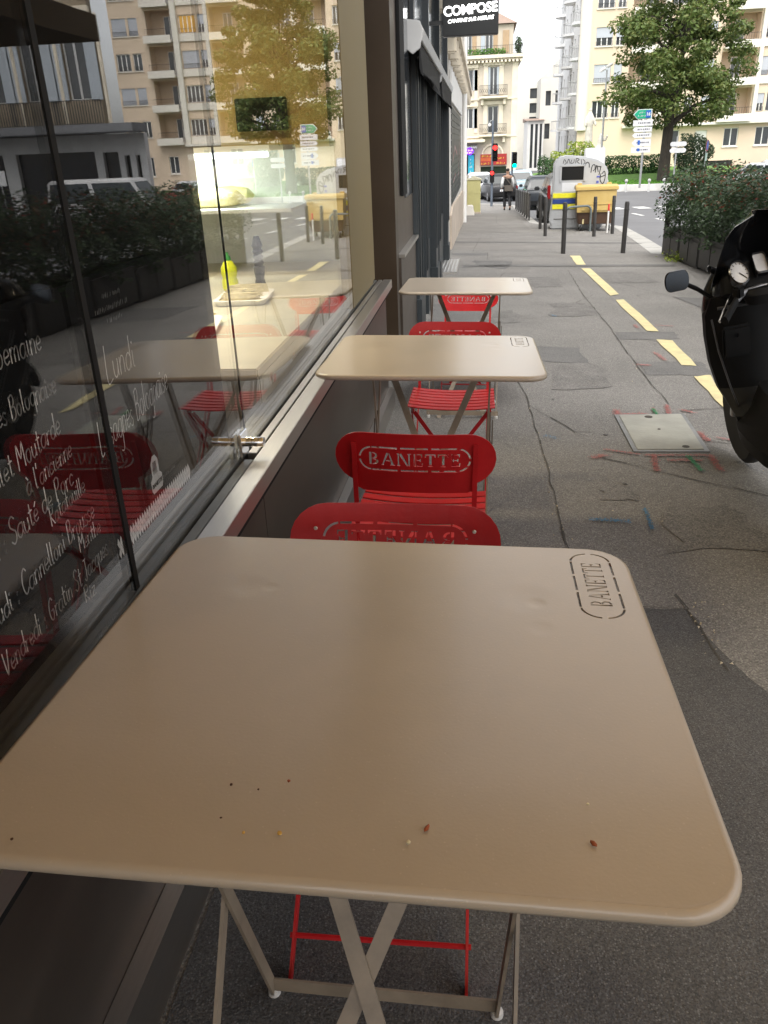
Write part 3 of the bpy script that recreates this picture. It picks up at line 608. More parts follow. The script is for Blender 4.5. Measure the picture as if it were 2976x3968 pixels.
# ---- menu boards behind the glass, written by hand
GLY = {'a': (6, '5.5,5 2.5,5.2 .5,3.6 .3,1.4 2,0 4,.6 5.5,3 5.5,5 5.4,1.2 6.4,.1'), 'b': (5.6, '.6,10 .6,0 ; .6,3 2.5,5 4.6,3.8 4.8,1.4 3,0 .6,.8'), 'c': (5, '4.6,4.2 3,5.2 .9,4 .4,1.8 1.8,.1 4.6,.8'), 'd': (6, '5.4,10 5.4,.2 ; 5.4,3.6 3.6,5.2 1,4.2 .4,1.6 2,0 4.2,.8 5.4,2.6'),
 'e': (5, '.4,2.4 4.6,3 4,4.8 2.4,5.2 .8,4 .4,1.6 2,0 4.6,.8'), 'g': (6, '5.4,5 2.6,5.2 .6,3.6 .5,1.4 2.2,.1 4.4,.9 5.4,3 ; 5.4,5 5.4,-2.6 4,-4.2 1.6,-3.8'), 'h': (5.6, '.6,10 .6,0 ; .6,2.6 2.6,5 4.4,4.4 4.8,2.6 4.8,0'), 'i': (2.4, '.9,5 1,.8 2.2,0 ; .9,7.4 1.5,7.6 1.2,7'),
 'î': (3, '.9,5 1,.8 2.2,0 ; -.4,6.6 1,8.4 2.4,6.6'), 'l': (2.6, '.8,10 .9,1 2.3,0'), 'm': (8.6, '.6,5 .6,0 ; .6,3 2.2,5.1 3.8,4.6 4.1,3 4.1,0 ; 4.1,3 5.6,5.1 7.3,4.6 7.6,3 7.6,0'), 'n': (5.6, '.6,5 .6,0 ; .6,3 2.4,5.1 4.3,4.6 4.7,3 4.7,0'), 'o': (5.6, '3,5.2 1,4.4 .4,2.2 1.8,.1 3.8,.3 4.9,2.6 4.2,4.7 3,5.2'),
 'q': (6, '5.2,5 2.6,5.2 .6,3.6 .5,1.4 2.2,.1 4.2,.9 5.2,3 ; 5.2,5 5.3,-4.2'), 'r': (4.2, '.6,5 .6,0 ; .6,2.8 2,4.8 3.8,5'), 's': (4.4, '3.8,4.6 2,5.2 .8,4.2 2,2.8 3.7,1.6 2.8,.1 .4,.5'), 't': (4.2, '1.7,9 1.7,1.2 2.8,0 3.9,.5 ; .1,6 3.7,6.2'), 'u': (5.6, '.6,5 .7,1.4 2.2,0 4,.9 4.7,2.8 ; 4.7,5 4.8,.2'), 'é': (5, '.4,2.4 4.6,3 4,4.8 2.4,5.2 .8,4 .4,1.6 2,0 4.6,.8 ; 2.2,6.8 3.8,8.4'), 'à': (6, '5.5,5 2.5,5.2 .5,3.6 .3,1.4 2,0 4,.6 5.5,3 5.5,5 5.4,1.2 6.4,.1 ; 1.6,8.4 3.2,6.8'),
 'z': (5, '.5,5 4.2,5 .4,0 4.6,0'), 'v': (5, '.3,5 2.4,0 4.6,5'), "'": (1.8, '.8,10.4 .5,8.2'), ':': (3.4, '1.2,4 1.9,4.6 1.7,3.6 1.2,4 ; 1.2,.2 1.9,.9 1.8,-.1 1.2,.2'), ' ': (3.2, ''),
 'S': (6.2, '5.6,9 3.6,10.4 1.2,9.4 1,7 3,5.4 5.2,3.8 5.2,1.2 2.8,-.3 .3,1.2'), 'L': (6, '1,10.6 .8,.2 5.6,.4'), 'B': (6.4, '.8,10 .8,0 ; .4,9.6 3.6,10.4 5.2,8.8 4.4,6.2 1,5.2 ; 1,5.2 4.6,5.2 5.9,3 4.8,.6 2,-.2 .5,.3'), 'P': (6.2, '.8,10 .9,0 ; .4,9.2 3.2,10.4 5.6,9 5,6.2 2.6,5 1,5.2'), 'M': (8.4, '.4,0 1,10 4,4 6.8,10 7.6,0'), 'J': (5, '1,10.2 4.6,10.2 ; 3.4,10.2 3.4,1.6 2,-.4 .2,1'), 'C': (6.6, '6,8.8 4,10.4 1.6,8.8 .4,5 1.4,1.2 3.6,-.2 6.2,1.4'), 'V': (6.4, '.3,10.4 2.8,0 6,10.2'), 'G': (7, '6,9 4,10.5 1.5,8.8 .4,5 1.5,1 4,-.2 5.8,1.6 5.9,4.4 3.6,4.4'), 'R': (6.4, '.8,10 .8,0 ; .4,9.4 3.4,10.4 5.4,8.6 4.4,6 1.2,5.2 5.8,0'), 'O': (7, '3.4,10.2 1,8.4 .4,4.6 2,.4 4.6,.3 6.2,4 5.6,8.4 3.4,10.2'), 'E': (5.6, '5,10 .8,10 .8,0 5.2,0 ; .8,5.2 4.2,5.2'), 'N': (6.4, '.6,0 .8,10 5.2,0 5.4,10.2'), 'A': (6.4, '.2,0 3,10.2 5.8,0 ; 1.2,3.6 4.8,3.6'), 'Q': (7, '3.4,10.2 1,8.4 .4,4.6 2,.4 4.6,.3 6.2,4 5.6,8.4 3.4,10.2 ; 3.6,2.4 6.6,-1'), 'U': (6.4, '.6,10.2 .8,2.4 2.4,-.1 4.4,.4 5.6,3 5.6,10'), 'T': (5.6, '.1,10 5.4,10.2 ; 2.7,10 2.7,0'), 'Z': (5.6, '.4,10 5.2,10 .3,0 5.4,0')}
def cat(P, k=4):
    if len(P) < 3: return P
    out = []; Q = [P[0]]+P+[P[-1]]
    for i in range(1, len(Q)-2):
        a, b, c, d = Q[i-1:i+3]
        for j in range(k):
            t = j/k; out.append(tuple(.5*(2*b[n]+(c[n]-a[n])*t+(2*a[n]-5*b[n]+4*c[n]-d[n])*t*t+(3*b[n]-a[n]-3*c[n]+d[n])*t**3) for n in (0, 1)))
    return out+[P[-1]]
def strokes(s):
    x = 0; out = []
    for ch in s:
        adv, d = GLY[ch]; dy = random.uniform(-.35, .35); k = random.uniform(.95, 1.05)
        for st in d.split(';'):
            P = [tuple(float(v) for v in p.split(',')) for p in st.split()]
            if P: out.append([(x+px*k, py*k+dy) for px, py in cat(P)])
        x += adv+.9
    return out, x-.9
def handwrite(b, s, y0, y1, z0, z1, cap, w, xp):   # text fitted between y0 and y1 on the plane x = xp
    st, tot = strokes(s); k = (y1-y0)/tot
    for P in st:
        Q = [(y0+px*k+py/10*cap*.06, z0+(z1-z0)*px/tot+py/10*cap) for px, py in P]
        for (a, c), (e, g) in zip(Q, Q[1:]):
            l = math.hypot(e-a, g-c)
            if l < 1e-5: continue
            ny, nz = -(g-c)/l*w/2, (e-a)/l*w/2; ey, ez = (e-a)/l*w*.3, (g-c)/l*w*.3
            b.add([(xp, a-ny-ey, c-nz-ez), (xp, e-ny+ey, g-nz+ez), (xp, e+ny+ey, g+nz+ez), (xp, a+ny-ey, c+nz-ez)], [(0, 1, 2, 3)])
def board(label, y0, y1, z0, z1):
    t = thing('menu_board', label, 'chalkboard', (0, 0, 0), group='handwritten menu boards behind the glass')
    part('slate', M['board'], t, lambda b: b.prism([(y0+(y1-y0)*.5+p, z0+(z1-z0)*.5+q) for p, q in rrect(y1-y0, z1-z0, .02)], lambda a, c: (-.675, a, c), lambda a, c: (-.661, a, c)))
    return t
XB = -.6595
b1 = board('black menu board with the whole week of dishes in white handwriting, left edge', .45, 1.235, .535, 1.075)
def week(b):
    for s, ya, yb, za, zb, cap in (('Semaine', 1.020, 1.144, .994, .994, .040), ('la', .965, 1.0, .994, .994, .038), ('Lundi : Lasagnes Bolognaise', .80, 1.159, .912, .924, .034), ('Mardi : Poulet Moutarde', .80, 1.146, .828, .859, .036), ("à l'ancienne", 1.02, 1.166, .803, .815, .032), ('Mercredi : Sauté de Porc', .80, 1.153, .742, .769, .036), ('Ratatouille', 1.062, 1.183, .735, .743, .030),
            ('Jeudi : Cannelloni Brousse', .855, 1.197, .664, .691, .036), ('Menthe', 1.127, 1.207, .655, .656, .028), ('Vendredi : Gratin St Jacques', .868, 1.218, .591, .607, .036), ('Riz', 1.11, 1.149, .567, .565, .028)):
        handwrite(b, s, ya, yb, za, zb, cap, .0024, XB)
part('lettering', M['chalk'], b1, week, fix=False)
b2 = board('black menu board reading Lundi with a white harlequin band along its foot', 1.25, 1.668, .555, 1.075)
part('lettering', M['chalk'], b2, lambda b: (handwrite(b, 'Lundi', 1.335, 1.462, .886, .888, .062, .0021, XB), handwrite(b, 'Lasagnes Bolognaise', 1.262, 1.605, .776, .802, .060, .0021, XB)), fix=False)
def harl(b):
    n = 34
    for r in range(3):
        for k in range(n):
            y = 1.262+(k+.5*(r % 2))*(.40/n); z = .582+r*.0105; a, c = .0052, .0105
            b.add([(XB, y-a, z), (XB, y, z-c), (XB, y+a, z), (XB, y, z+c)], [(0, 1, 2, 3)])
part('harlequin_band', M['chalk'], b2, harl, fix=False)
def logo(b):
    out = [(1.449, .622), (1.497, .622), (1.503, .630), (1.503, .650), (1.492, .658), (1.492, .685), (1.480, .698), (1.466, .698), (1.454, .685), (1.454, .658), (1.443, .650), (1.443, .630)]
    b.add([(XB, y, z) for y, z in out], [tuple(range(len(out)))])
part('emblem', mat('pale print', (.45, .45, .44), .8), b2, logo, fix=False)
me = text_mesh('BANETTE', .0125, .0002, bold=.0003); put(me, M['board'], b2, frame((XB+.0006, 1.473, .634), (0, 1, 0), (0, 0, 1)), name='emblem_word')
part('emblem_mark', M['board'], b2, lambda b: [b.add([(XB+.0005, y-.0012, .660), (XB+.0005, y+.0012, .660), (XB+.0005, y+.0012+d, .686), (XB+.0005, y-.0012+d, .686)], [(0, 1, 2, 3)]) for y, d in ((1.462, .003), (1.468, .002), (1.474, .0), (1.480, -.002))], fix=False)
part('small_print', M['chalk_dim'], b2, lambda b: squiggle(b, lambda u, z: (XB+.0004, u, z), 1.505, 1.575, .632, .009, .0018), fix=False)
part('small_print', M['chalk_dim'], b2, lambda b: [squiggle(b, lambda u, z: (XB+.0004, u, z), u0, u1, z, .011, .0016) for u0, u1, z in ((1.37, 1.45, 1.028), (1.335, 1.475, 1.006), (1.375, 1.44, .984))], fix=False)
# ---- lit counter seen through the far pane
cs = thing('display_case', 'brightly lit white display case behind the far window pane', 'display case', (-1.1, 4.3, 0))
mwi = mat('white case panel', (.8, .82, .78), .5, var=.03)
part('back_panel', mwi, cs, lambda b: b.box(-.55, .42, .30, .34, .55, 1.27))
part('shelf', mwi, cs, lambda b: (b.box(-.55, .18, -.2, .29, .985, 1.0), b.box(-.55, .12, -.3, .29, 1.262, 1.285), b.box(-.56, -.55, -1.9, .3, .0, 1.285)))
part('counter_top', mat('beige counter', (.5, .46, .36), .4), cs, lambda b: (b.box(-.54, .47, -2.1, .295, .66, .69), b.box(-.54, .46, -2.05, .28, -.4, .655)), bev=.004)
lt = MB(); lt.lathe([(.013, 0), (.013, .62)], (-1.62, 4.05, 1.245), 10, 'x'); tag(lt.build('fluorescent_tube', glow('tube light', (.92, 1., .93), 2.6)), 'glowing white fluorescent tube along the top of the display case', 'lamp')
def area(name, loc, rot, sx, sy, e, c):
    l = bpy.data.lights.new(name, 'AREA'); l.shape = 'RECTANGLE'; l.size = sx; l.size_y = sy; l.energy = e; l.color = c
    o = bpy.data.objects.new(name, l); COL.objects.link(o); o.location = loc; o.rotation_euler = rot; return o
area('case_light', (-1.48, 4.15, 1.23), (R(25), 0, 0), .25, .1, 2.0, (.9, 1, .92))
area('counter_light', (-1.15, 2.9, 1.22), (0, 0, 0), .6, .5, 2.6, (1., .96, .8))
area('shop_light', (-1.5, 3.4, 2.75), (R(-25), 0, 0), .5, .5, 26, (1, .84, .55))
def loaf(x, y, z, l, r, label, m, rz=0.):
    b = MB(); b.lathe([(r*.1, -l/2)]+[(r*max(.1, (1-(2*t-1)**4)**.5)*(1+.05*math.sin(t*22)), (t-.5)*l) for t in [i/12 for i in range(1, 12)]]+[(r*.1, l/2)], (0, 0, 0), 12, 'x')
    o = b.build('bread_loaf', m, smooth=True); o.location = (x, y, z+r*.8); o.scale = (1, 1, .8); o.rotation_euler = (0, 0, rz)
    return tag(o, label, 'bread', 'loaves in the lit display case')
mb_ = mat('pale bread crust', (.62, .50, .22), .6, c2=(.75, .66, .4), vs=20)
loaf(-1.42, 4.3, 1.0, .42, .062, 'big pale loaf on the upper shelf of the lit case, front one', mb_); loaf(-1.38, 4.48, 1.0, .36, .06, 'pale loaf on the upper shelf, half hidden behind the front one', mb_)
def tray(x, y, label, c, rz):
    t = thing('food_tray', label, 'tray', (x, y, .69), rz, 'trays of food on the lit counter')
    part('tray', M['white'], t, lambda b: b.loft([[(px, py, .0) for px, py in rrect(.2, .28, .03)], [(px*1.1, py*1.1, .022) for px, py in rrect(.2, .28, .03)]]), bev=.002)
    mm = mat('food '+label[:9], c, .6, c2=tuple(v*.55 for v in c), vs=30, bump=.6, bs=60)
    for k in range(5): part('portion', mm, t, lambda b: b.loft([[(px+random.uniform(-.05, .05), -.11+k*.055+py, .018+h) for px, py in rrect(.10*(1-h*6), .045*(1-h*4), .015)] for h in (0, .018, .03)]), smooth=True)
tray(-1.02, 2.75, 'white tray of yellow sandwiches on the lit counter, nearest to the glass seam', (.8, .62, .06), .2); tray(-1.3, 3.25, 'white tray of golden pastries in the middle of the lit counter', (.78, .5, .1), -.2); tray(-.98, 3.35, 'white tray of pale rolls on the lit counter beside the glass', (.7, .6, .35), .1)
bt = thing('lemon_bottle', 'bright yellow squeeze bottle with a green cap on the counter', 'bottle', (-1.12, 3.62, .69))
part('body', mat('yellow plastic', (.8, .85, .02), .35), bt, lambda b: b.lathe([(.03, 0), (.036, .01), (.037, .04), (.031, .055), (.036, .07), (.035, .1), (.02, .125), (.013, .13)], n=18), smooth=True)
part('cap', mat('green plastic', (.03, .3, .05), .4), bt, lambda b: b.lathe([(.014, .13), (.014, .145), (.006, .155), (.005, .165)], n=14), smooth=True)
gr = thing('pepper_grinder', 'dark spiral pepper mill standing beside the yellow bottle', 'pepper mill', (-.98, 3.62, .69))
part('body', mat('dark plastic', (.03, .03, .03), .3), gr, lambda b: b.lathe([(.026, 0), (.028, .01), (.02, .05), (.026, .09), (.027, .1)]+[(.018+.008*(k % 2), .105+k*.012) for k in range(8)]+[(.02, .205), (.012, .23)], n=16), smooth=True)
# ---- awning that shades the nearest table
aw = thing('shop_awning', 'tan canvas awning over the bakery window, above the picture', 'awning', (0, 0, 0))
mc = mat('tan awning canvas', (.42, .29, .16), .85, var=.08, vs=2)
def translucent(m, c, k):
    nt = m.node_tree; t = nd(nt, 'ShaderNodeBsdfTranslucent'); t.inputs[0].default_value = c4(c); x = nd(nt, 'ShaderNodeMixShader'); x.inputs[0].default_value = k
    nt.links.new(nt.nodes['Principled BSDF'].outputs[0], x.inputs[1]); nt.links.new(t.outputs[0], x.inputs[2]); nt.links.new(x.outputs[0], nt.nodes['Material Output'].inputs[0])
translucent(mc, (.72, .575, .37), .66)
part('canopy', mc, aw, lambda b: b.add([(-.56, -5, 2.80), (1.9, -5, 2.30), (1.9, 2.9, 2.30), (-.56, 2.9, 2.80), (-.56, -5, 2.815), (1.9, -5, 2.315), (1.9, 2.9, 2.315), (-.56, 2.9, 2.815)], [(0, 1, 2, 3), (4, 7, 6, 5), (0, 4, 5, 1), (1, 5, 6, 2), (2, 6, 7, 3), (3, 7, 4, 0)]))
part('valance', mc, aw, lambda b: b.box(1.902, 1.912, -5, 2.9, 2.08, 2.312))
for y in (-2.2, 2.7): part('arm', M['charcoal'], aw, lambda b: (b.bar((-.55, y, 2.45), (.4, y, 2.45), .04, .03, (0, 1, 0)), b.bar((.4, y, 2.45), (1.85, y, 2.28), .035, .025, (0, 1, 0))))

# ---------------------------------------------------------------- black shopfront, its sign and folded awning
ch = thing('black_shopfront', 'charcoal painted shopfront with panelled pilasters beyond the bakery', 'shopfront')
def pil(b, y0, y1, x=-.53):
    b.box(-.68, x, y0, y1, gz(-.5, y1)-.05, 2.05); w = y1-y0
    b.box(-.68, x+.02, y0-.03, y1+.03, gz(-.5, y1)-.05, gz(-.5, y0)+.28); b.box(x, x+.012, y0+.06, y0+.10, .1, 1.9); b.box(x, x+.012, y1-.10, y1-.06, .1, 1.9); b.box(-.68, x+.03, y0-.02, y1+.02, 1.9, 2.04)
for y0, y1 in ((7.3, 7.75), (8.3, 8.6), (10.2, 10.7), (11.0, 11.4), (13.9, 14.35)): part('pilaster', M['charcoal'], ch, lambda b: pil(b, y0, y1), bev=.006)
part('wall', M['charcoal'], ch, lambda b: (b.box(-.9, -.64, 7.285, 14.37, -.7, 2.1),))
for y0, y1 in ((7.8, 8.25), (8.65, 10.15), (11.45, 13.85)):
    d = part('shop_window', M['charcoal'], ch, lambda b: (b.box(-.64, -.6, y0, y0+.07, -.5, 2.0), b.box(-.64, -.6, y1-.07, y1, -.5, 2.0), b.box(-.64, -.6, y0+.071, y1-.071, -.55, .25), b.box(-.64, -.6, y0+.071, y1-.071, 1.93, 2.0)), bev=.004)
    part('pane', M['window_dark'], d, lambda b: b.box(-.635, -.625, y0+.071, y1-.071, .25, 1.93))
part('fascia', mat('glossy dark fascia glass', (.07, .08, .085), .12, var=.3, vs=.8), ch, lambda b: (b.box(-.7, -.60, 7.285, 14.37, 2.11, 3.1),))
for y in (7.3, 9.3, 11.6, 14.2): part('fascia_post', M['charcoal'], ch, lambda b: b.box(-.6, -.54, y, y+.14, 2.1, 3.1))
def cassette(label, y0, y1):
    t = thing('folded_awning', label, 'awning', (0, 0, 0), group='folded awnings over the black shopfront')
    P = [(-.60, 2.02), (-.46, 1.98), (-.44, 2.05), (-.47, 2.10), (-.60, 2.12)]
    part('cover', M['greyw'], t, lambda b: b.prism(P, lambda a, c: (a, y0+.001, c), lambda a, c: (a, y1-.001, c)), bev=.006)
    n = int((y1-y0)/.16)
    def val(b):
        top = []
        for k in range(n*6+1): y = y0+.02+(y1-y0-.04)*k/(n*6); top.append((y, 1.80-.05*abs(math.sin(math.pi*k/6))))
        P = [(y0+.02, 1.975)]+top+[(y1-.02, 1.975)]
        b.prism(P, lambda a, c: (-.468+.01*math.sin(a*40), a, c), lambda a, c: (-.474+.01*math.sin(a*40), a, c))
    part('valance', M['black'], t, val)
    for y in (y0, y1): part('end_cap', M['greyw'], t, lambda b: b.prism([(-.60, 2.13), (-.47, 2.11), (-.45, 2.05), (-.47, 1.93), (-.53, 1.89), (-.60, 1.95)], lambda a, c: (a, y-.02, c), lambda a, c: (a, y-.001, c)), bev=.004)
cassette('folded awning with black scalloped valance, nearer one above the black shopfront', 7.0, 10.35); cassette('folded awning with black scalloped valance, farther one above the black shopfront', 10.6, 14.0)
sg = thing('hanging_sign', 'black box sign with glowing white word hung out over the pavement', 'sign', (-.155, 10.3, 2.34))
part('box', mat('black sign box', (.012, .013, .013), .35), sg, lambda b: b.box(-.285, .325, -.06, .06, 0, .80), bev=.008)
part('bracket', M['iron'], sg, lambda b: (b.box(-.45, -.286, -.02, .02, .62, .66), b.box(-.45, -.286, -.02, .02, .12, .16)))
gw = glow('lit sign letters', (1, 1, .97), 2.2)
me = text_mesh('COMPOSE', .128, .006, bold=.0028, spacing=.99); mm = frame((.02, -.064, .205), (1, 0, 0), (0, 0, 1)); mm = mm @ Matrix.Rotation(R(2.5), 4, 'Z'); put(me, gw, sg, mm)
me = text_mesh('CANTINE SUR MESURE', .050, .004, shear=.25, bold=.0002, spacing=.98); put(me, gw, sg, frame((.02, -.063, .135), (1, 0, .04), (-.04, 0, 1)), name='small_lettering')
sp = thing('door_step', 'pale grooved metal step at the foot of the black shopfront', 'step')
part('plate', M['steel'], sp, lambda b: b.add([(x, y, gz(x, y)+h) for h in (0, .035) for x, y in ((-.62, 12.0), (-.33, 12.05), (-.34, 14.15), (-.62, 14.12))], [(3, 2, 1, 0), (4, 5, 6, 7), (0, 1, 5, 4), (1, 2, 6, 5), (2, 3, 7, 6), (3, 0, 4, 7)]))
part('ridge', M['greyw'], sp, lambda b: [b.add([(x+dx, y, gz(x, y)+h) for h in (.034, .04) for dx, y in ((0, 12.06), (.012, 12.06), (.012, 14.1), (0, 14.1))], [(4, 5, 6, 7), (0, 1, 5, 4), (1, 2, 6, 5), (2, 3, 7, 6), (3, 0, 4, 7)]) for x in (-.57, -.52, -.47, -.42, -.37)])

# ---------------------------------------------------------------- white building beyond, same side
wb = thing('white_shop_building', 'white rendered building with graffitied dark shutter and downpipe beyond the black shopfront', 'building')
FW = lambda u, d, z: (-.60-d, u, z)
part('wall', M['render_w'], wb, lambda b: wall_cells(b, 14.38, 35.6, -2.0, 2.9, [(17.6, 25.6, .15, 1.92), (15.2, 16.4, -.6, 1.7)], FW, .3))
part('plinth', M['plinth'], wb, lambda b: b.prism([(16.6, gz(-.5, 16.6)-.05), (35.6, gz(-.5, 35.6)-.05), (35.6, -.35), (26, -.05), (17.5, .12), (16.6, 0)], lambda a, c: (-.60, a, c), lambda a, c: (-.555, a, c)), bev=.01)
sh = part('shutter', M['charcoal'], wb, lambda b: (b.box(-.62, -.598, 17.55, 25.65, .1, 1.95), [b.box(-.598, -.588, 17.6, 25.6, .15+k*.12, .24+k*.12) for k in range(15)]))
part('graffiti', mat('graffiti paint', (.5, .05, .06), .6, c2=(.5, .5, .5), vs=3), sh, lambda b: [b.quad(*[(-.585, y, z) for y, z in q]) for q in (((18.2, .9), (19.6, 1.2), (19.6, 1.24), (18.2, .95)), ((19.6, 1.2), (21.5, 1.0), (21.5, 1.05), (19.6, 1.25)), ((22.4, .5), (24.6, 1.5), (24.7, 1.5), (22.5, .48)), ((18.4, .5), (20.2, .62), (20.2, .65), (18.4, .53)))], fix=False)
part('door', M['greyw'], wb, lambda b: b.box(-.75, -.70, 15.2, 16.4, -.9, 1.7))
part('sign_board', M['white'], wb, lambda b: b.box(-.599, -.55, 16.8, 25.4, 1.98, 2.52), bev=.01)
part('downpipe', M['white'], wb, lambda b: b.tube([(-.52, 27.8, -1.2), (-.52, 27.8, 9)], .07, 10), smooth=True)
part('corner_strip', mat('dark building corner', (.13, .115, .1), .9), wb, lambda b: b.box(-.80, -.585, 35.61, 35.9, -1.8, 10))  # darker strip at the end of the building
def upper(name, label, y0, y1, z0, z1, m):
    t = thing(name, label, 'building') if label else wb
    holes = []; n = int((y1-y0)/2.6)
    for k in range(n):
        u = y0+(k+.5)*(y1-y0)/n
        for z in [z0+.7+3.1*i for i in range(int((z1-z0)/3.1))]: holes.append((u-.5, u+.5, z, z+2.0))
    part('upper_wall', m, t, lambda b: wall_cells(b, y0, y1, z0, z1, holes, FW, .3))
    for h in holes:
        w = part('window', M['white'], t, lambda b: (fbox(b, FW, h[0], h[0]+.06, .16, .2, h[2], h[3]), fbox(b, FW, h[1]-.06, h[1], .16, .2, h[2], h[3]), fbox(b, FW, (h[0]+h[1])/2-.03, (h[0]+h[1])/2+.03, .16, .2, h[2], h[3])))
        part('pane', M['pane'], w, lambda b: fbox(b, FW, h[0], h[1], .2, .22, h[2], h[3]))
    part('cornice', M['b2l'], t, lambda b: (fbox(b, FW, y0, y1, -.22, -.001, z0-.02, z0+.18), fbox(b, FW, y0, y1, -.4, -.001, z1-.4, z1)), bev=.03)
    for k in range(int((y1-y0)/1.3)): part('corbel', M['b2l'], t, lambda b: fbox(b, FW, y0+.5+k*1.3, y0+.72+k*1.3, -.18, -.002, z0-.35, z0-.021), bev=.03)
upper('upper_storeys', 'old cream upper storeys over the bakery and the black shopfront', -2.5, 14.3, 3.2, 12.5, M['b2'])
upper('white_shop_building', None, 14.38, 35.6, 2.95, 11.5, M['render_w'])
# ---------------------------------------------------------------- bollards
def bollard(label, h=.88, r=.042):
    t = thing('bollard', label, 'bollard', group='dark posts along the pavement edge')
    part('post', M['bollard'], t, lambda b: b.lathe([(r, -.06), (r, h-.16), (r*.98, h-.03), (r*.8, h-.005), (r*.3, h)], n=14), smooth=True)
    part('collar', M['bollard'], t, lambda b: b.lathe([(r, h-.15), (r+.004, h-.147), (r+.004, h-.115), (r, h-.112)], n=14), smooth=True)
    return t
b0 = bollard('dark bollard at the head of the yellow dashed line')
for i, (x, y, lab) in enumerate(((1.504, 15.50, None), (2.575, 15.55, 'dark bollard standing alone between the bins and the planters'), (1.544, 20.5, 'dark bollard behind and left of the one at the yellow line, by the cars'), (2.648, 20.19, 'dark bollard in front of the yellow lidded bin, middle of its lid'), (3.217, 21.2, 'dark bollard at the right end of the yellow lidded bin'), (1.63, 23.6, 'dark bollard at the left side of the grey recycling bank'))):
    o = b0 if i == 0 else dup(b0, (0, 0, 0), label=lab); o.location = (x, y, gz(x, y)); o.rotation_euler = (R(random.uniform(-1, 1)), R(random.uniform(-1.2, .6)), 0)
t = thing('marker_post', 'thin white post with a red top beside the yellow lidded bin', 'post', (3.154, 21.64, gz(3.154, 21.64)))
part('post', M['white'], t, lambda b: b.lathe([(.022, -.05), (.022, .52)], n=10), smooth=True); part('top', mat('red reflective top', (.6, .04, .03), .4), t, lambda b: b.lathe([(.024, .521), (.024, .66), (.012, .68)], n=10), smooth=True)
t = thing('hoop_barrier', 'grey steel hoop guarding the front of the recycling bank', 'hoop', (2.134, 22.0, gz(2.1, 22.0)))
part('tube', mat('grey green hoop paint', (.12, .14, .14), .4), t, lambda b: b.tube([(0, 0, -.05), (0, 0, .45)]+[(.15-.15*math.cos(a), 0, .45+.15*math.sin(a)) for a in [math.pi/2*i/6 for i in range(1, 7)]]+[(.5, .2, .6)]+[(.55+.12*math.sin(a), .24, .48+.12*math.cos(a)) for a in [math.pi/2*i/6 for i in range(7)]]+[(.67, .24, -.05)], .028, 10), smooth=True)
# ---- low fence panels along the parking lane
for k in range(7):
    y0 = 28.5+k*1.62; x = 1.60
    t = thing('guard_rail', ['dark slatted guard rail panel, nearest of the row beside the parked cars', 'dark guard rail panel, second of the row from the bins', 'dark guard rail panel, third of the row from the bins', 'dark guard rail panel, fourth of the row from the bins', 'dark guard rail panel level with the walking man, fifth of the row', 'dark guard rail panel just beyond the walking man, sixth of the row', 'dark guard rail panel, farthest of the row from the bins'][k], 'railing', (x, y0, gz(x, y0)), 0, 'guard rails along the parking lane')
    part('slats', M['bollard'], t, lambda b: [b.box(-.012, .012, .025+i*.10, .115+i*.10, .12, .78) for i in range(15)])
    part('rail', M['bollard'], t, lambda b: (b.box(-.018, .018, .0, 1.54, .78, .83), b.box(-.018, .018, 0, 1.54, .08, .12)))
    for y in (0., 1.5): part('post', M['bollard'], t, lambda b: b.box(-.025, .025, y, y+.05, -.05, .85))
# ---- utility cabinet
t = thing('utility_cabinet', 'pale olive utility cabinet with a pitched cap against the white building', 'cabinet', (-.28, 35.4, gz(-.28, 35.4)))
mo = mat('olive cabinet paint', (.47, .44, .20), .5, var=.06)
part('body', mo, t, lambda b: b.box(-.29, .27, 0, .34, -.05, 1.28), bev=.012)
part('cap', mat('pale cabinet cap', (.6, .57, .42), .6), t, lambda b: b.prism([(-.33, 1.285), (.31, 1.285), (.31, 1.31), (-.01, 1.42), (-.33, 1.31)], lambda a, c: (a, -.03, c), lambda a, c: (a, .37, c)), bev=.006)
for s in (-1, 1): part('door', mo, t, lambda b: b.box(-.145+s*.135-.125+.11, -.145+s*.135+.125+.15, -.012, -.001, .08, .72) if s < 0 else b.box(-.27, .25, -.012, -.001, .76, 1.22), bev=.004)
part('plinth', M['plinth'], t, lambda b: b.box(-.31, .29, -.02, .36, -.2, .06))
bl = MB(); bl.loft([[(x*k, y*k, z) for x, y in rrect(.36, .3, .06)] for k, z in ((1, -.05), (1, .12), (.8, .2), (.75, .34), (.5, .38))]); o = bl.build('stone_bollard', M['render_w'], bev=.01); o.location = (-.42, 33.6, gz(-.4, 33.6)); tag(o, 'stubby white stone guard at the foot of the wall before the cabinet', 'stone post')
# ---- grey recycling bank
rc = thing('recycling_bank', 'grey recycling bank with black slot, yellow and blue stripes and graffiti', 'recycling container', (2.56, 23.3, gz(2.5, 23.3)), R(-4))
mg = mat('grey plastic shell', (.40, .41, .42), .5, var=.1, vs=2)
prof = [(-.62, 0), (-.62, .12), (-.66, .2), (-.60, .75), (-.60, 1.62), (-.52, 1.78), (-.3, 1.83), (.1, 1.79), (.42, 1.71), (.62, 1.58), (.68, 1.42), (.68, .2), (.62, .12), (.62, 0)]
prof = [(x*1.1, z) for x, z in prof]
part('shell', mg, rc, lambda b: b.prism(prof, lambda a, c: (a, 0, c), lambda a, c: (a, 1.25, c)), bev=.04)
part('slot', M['black'], rc, lambda b: (b.box(-.44, .12, -.012, -.001, 1.24, 1.56),), bev=.004)
part('slot_frame', mg, rc, lambda b: (b.box(-.49, -.445, -.03, -.001, 1.2, 1.6), b.box(.125, .17, -.03, -.001, 1.2, 1.6), b.box(-.49, .17, -.03, -.001, 1.565, 1.605)), bev=.006)
